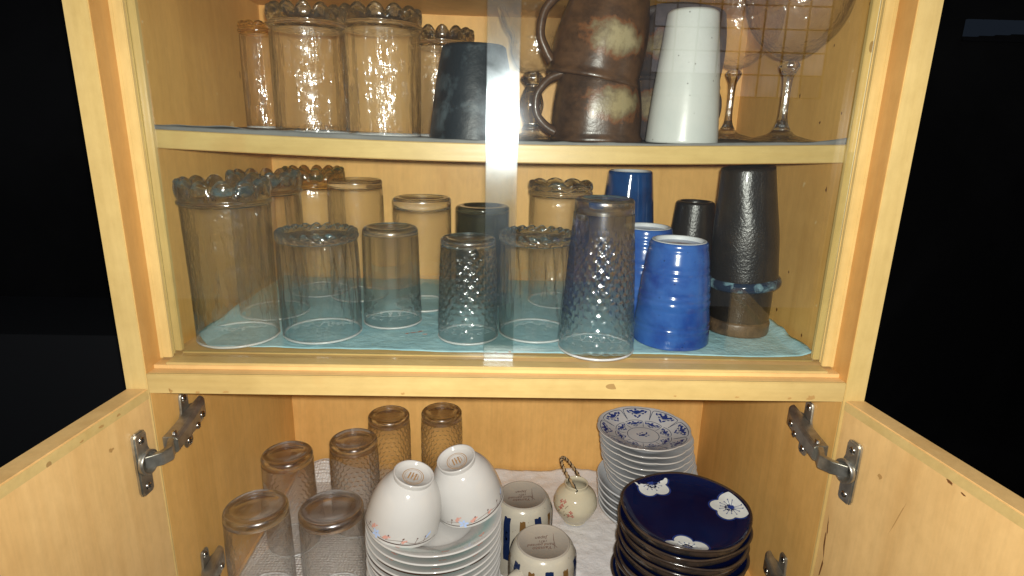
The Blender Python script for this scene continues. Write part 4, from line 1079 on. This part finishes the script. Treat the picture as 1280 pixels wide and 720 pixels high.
# --- striped mugs
def text_on(parent, s, x, y, z, size, rot, shear=.35):
    cu = bpy.data.curves.new('lettering', 'FONT'); cu.body = s; cu.size = size; cu.shear = shear; cu.align_x = 'CENTER'; cu.align_y = 'CENTER'; cu.extrude = .00005; cu.offset = -.00002
    cu.resolution_u = 3
    tmp = bpy.data.objects.new('lettering', cu); COL.objects.link(tmp)
    me = bpy.data.meshes.new_from_object(tmp, depsgraph=bpy.context.evaluated_depsgraph_get()); bpy.data.objects.remove(tmp)
    me.materials.clear(); me.materials.append(M['ink_brown'])
    o = bpy.data.objects.new('lettering', me); link(o, parent)
    o.location = (x, y, z); o.rotation_euler = (0, 0, rot); return o
def striped_mug(label, x, y, z, rotz, turn):
    t = thing('striped_mug', label, 'mug', (x, y, z), (0, 0, 0), 'cream mugs with brushed stripes')
    H, r = .108, .0412
    op = smooth_prof([(.0385, 0), (.0396, .002), (.0404, .02), (.0412, .055), (.0412, .084), (.0400, .093), (.0372, .1010), (.0345, .1050), (.0325, .1066)], 6)
    lathe('body', [(0, .100), (.035, .098), (.037, .01), (.0368, .0006)] + op, M['cream'], t, 84, fn=wob(.0006, 16, x * 40))
    lathe('bare_base', [(.0327, .1062), (.0322, .1078), (.0312, .1083), (.0300, .1078), (.0294, .1070), (.0, .1068)], M['bare_clay'], t, 72)
    sf = side_surf(op, .0412)
    for k in range(12):
        a = turn + 2 * pi * k / 12; w = .0098
        tgt = Ink(sf, .0009); w = .0100 if k % 2 == 0 else .0076
        top = .0960 if k % 2 == 0 else .0935
        pts = []
        for j in range(9): pts.append((.0412 * a - w / 2 + random.uniform(-.0003, .0003), .030 + (top - .030) * j / 8))
        for j in range(5): pts.append((.0412 * a - w / 2 + w * (j + 1) / 6, top + random.uniform(-.0008, .0010)))
        for j in range(9): pts.append((.0412 * a + w / 2 + random.uniform(-.0003, .0003), top - (top - .030) * j / 8))
        tgt.poly(pts, 5); tgt.build('blue_stripe' if k % 2 == 0 else 'brown_stripe', M['stripe_blue' if k % 2 == 0 else 'stripe_brown'], t)
    ca, sa = cos(rotz), sin(rotz)
    tube('handle', [(q * ca, q * sa, zz) for q, zz in ((.039, .084), (.052, .083), (.062, .070), (.064, .050), (.056, .032), (.039, .026))], [.0062, .0055, .0052, .0052, .0055, .0062], M['cream'], t, 12, 6, 1.3)
    zt_ = .1070
    R_ = pi + .06
    for (s, dx, dy, size) in (('Yamato', -.0015, -.0108, .0078), ('hand painted', -.0030, -.0052, .0064), ('1971', .0000, .0012, .0056), ('Japan', -.0020, .0072, .0072)):
        text_on(t, s, dx, dy, zt_, size, R_ + .05)
    fl_ = Ink(lambda u, v: Vector((u, v, zt_ + .0001)), .0002); fl_.stroke([(.0120, -.0130), (.0135, -.0060), (.0128, .0030), (.0132, .0150)], .0007, taper=True); fl_.stroke([(.0160, -.0105), (.0135, -.0070), (.0105, -.0045)], .0006)
    fl_.build('pen_stroke', M['ink_brown'], t)
    return t
striped_mug('cream mug with blue and brown stripes nearest the front, signed base up', .0560, .0560, Z3 + .003, pi + .75, .12)
striped_mug('cream striped mug further back, between the rice bowls and the small pot', .0340, .1500, Z3 + .003, pi * .5, -.55)

# --- small lidless pot with a cane handle
pt = thing('small_pot', 'little ivory pot with red flowers and a cane wrapped loop handle', 'pot', (.1215, .242, Z3 + .004), (0, 0, 0))
pp = smooth_prof([(.018, .0), (.0185, .002), (.026, .012), (.0330, .026), (.0335, .036), (.0290, .048), (.0205, .0565), (.0178, .0595), (.0182, .0645), (.0176, .0655)], 6)
lathe('body', pp + [(.0162, .0650), (.0158, .0600), (.020, .054), (.029, .040), (.029, .028), (.020, .010), (0, .006)] , M['pot'], pt, 84)
sf = side_surf(pp, .033); rd = Ink(sf, .0003); gr = Ink(sf, .0003)
for (u, v) in ((-.030, .045), (-.026, .040), (-.0235, .0465), (-.014, .028), (-.011, .034), (-.0085, .0275), (-.0285, .036)):
    for j in range(4): rd.blob(u + .0018 * cos(j * 1.57), v + .0018 * sin(j * 1.57), .0015, .0011, j * 1.57, 8, .3)
gr.stroke([(-.034, .034), (-.026, .036), (-.018, .029), (-.008, .031)], .0009); gr.stroke([(-.022, .031), (-.019, .040), (-.016, .043)], .0007)
for (u, v) in ((-.021, .026), (-.016, .024), (-.031, .030)): gr.blob(u, v, .0016, .0009, .8, 8, .3)
rd.build('red_flower', M['ink_red'], pt); gr.build('branch', M['ink_brown'], pt)
# the loop leans up to the left and back
A0, A1 = Vector((-.004, -.0165, .066)), Vector((.006, .0165, .066))
loop = []
for j in range(25):
    s = j / 24; a = pi * s
    c = A0.lerp(A1, .5 - .5 * cos(a)); h_ = sin(a) ** .7
    loop.append(c + Vector((-.0250, .006, .0370)) * h_)
hd = tube('cane_handle', loop, .0016, M['wicker'], pt, 8, 1)
for sgn in (0, 1):
    hel = []
    for j in range(145):
        s = j / 144; i = min(23, int(s * 24)); f = s * 24 - i; c = loop[i].lerp(loop[i + 1], f); d = (loop[i + 1] - loop[i]).normalized(); a = d.cross(Vector((0, .3, 1))).normalized(); b = d.cross(a)
        ph = s * 2 * pi * 11 + sgn * pi; hel.append(c + (a * cos(ph) + b * sin(ph)) * .0019)
    tube('cane_wrap' if sgn == 0 else 'dark_wrap', hel, .0009, M['wicker'] if sgn == 0 else M['wire'], hd, 5, 1)
for A_ in (A0, A1):
    tube('wire_hook', [A_ + Vector((-.001, 0, .006)), A_ + Vector((0, 0, .001)), A_ + Vector((.0035, A_.y * .10, -.0035)), A_ + Vector((.001, A_.y * .04, -.006))], .0009, M['wire'], pt, 6, 4)

# ================================================================== THE WINDOW BEHIND THE PHOTOGRAPHER (mirrored in the right pane)
t = NT('daylight in window'); e = t.n('Emission'); e.inputs[0].default_value = (.92, .90, 1, 1); t.put(e.inputs[1], t.ramp(t.noise(3.2, t.world_coord(), 4, .6), [(.30, .25), (.62, .80)])); M['daylight'] = t.done(e)
win = thing('window', 'daylit window with a square grid, mirrored in the right glass pane', 'window', (0, 0, -1.2)); win.location = (0, 0, 0)
wx0, wx1, wz0, wz1, wyy = .86, 1.88, .215, 1.09, -3.0
nxp, nzp = 8, 7
for i in range(nxp):
    for j in range(nzp):
        if j == 0 and i not in (4, 5, 6): continue          # the sill and things in front of it cover the lowest row
        a, b = wx0 + (wx1 - wx0) * i / nxp, wx0 + (wx1 - wx0) * (i + 1) / nxp; c, d = wz0 + (wz1 - wz0) * j / nzp, wz0 + (wz1 - wz0) * (j + 1) / nzp
        mesh('window_light', [(a, wyy, c + Z0), (b, wyy, c + Z0), (b, wyy, d + Z0), (a, wyy, d + Z0)], [(0, 3, 2, 1)], M['daylight'], win, smooth=False)
for i in range(nxp + 1):
    a = wx0 + (wx1 - wx0) * i / nxp; box('glazing_bar', a - .0040, a + .0040, wyy + .002, wyy + .012, wz0, wz1, M['wire'], win, bevel=0)
for j in range(nzp + 1):
    a = wz0 + (wz1 - wz0) * j / nzp; box('glazing_bar', wx0, wx1, wyy + .0125, wyy + .020, a - .0040, a + .0040, M['wire'], win, bevel=0)
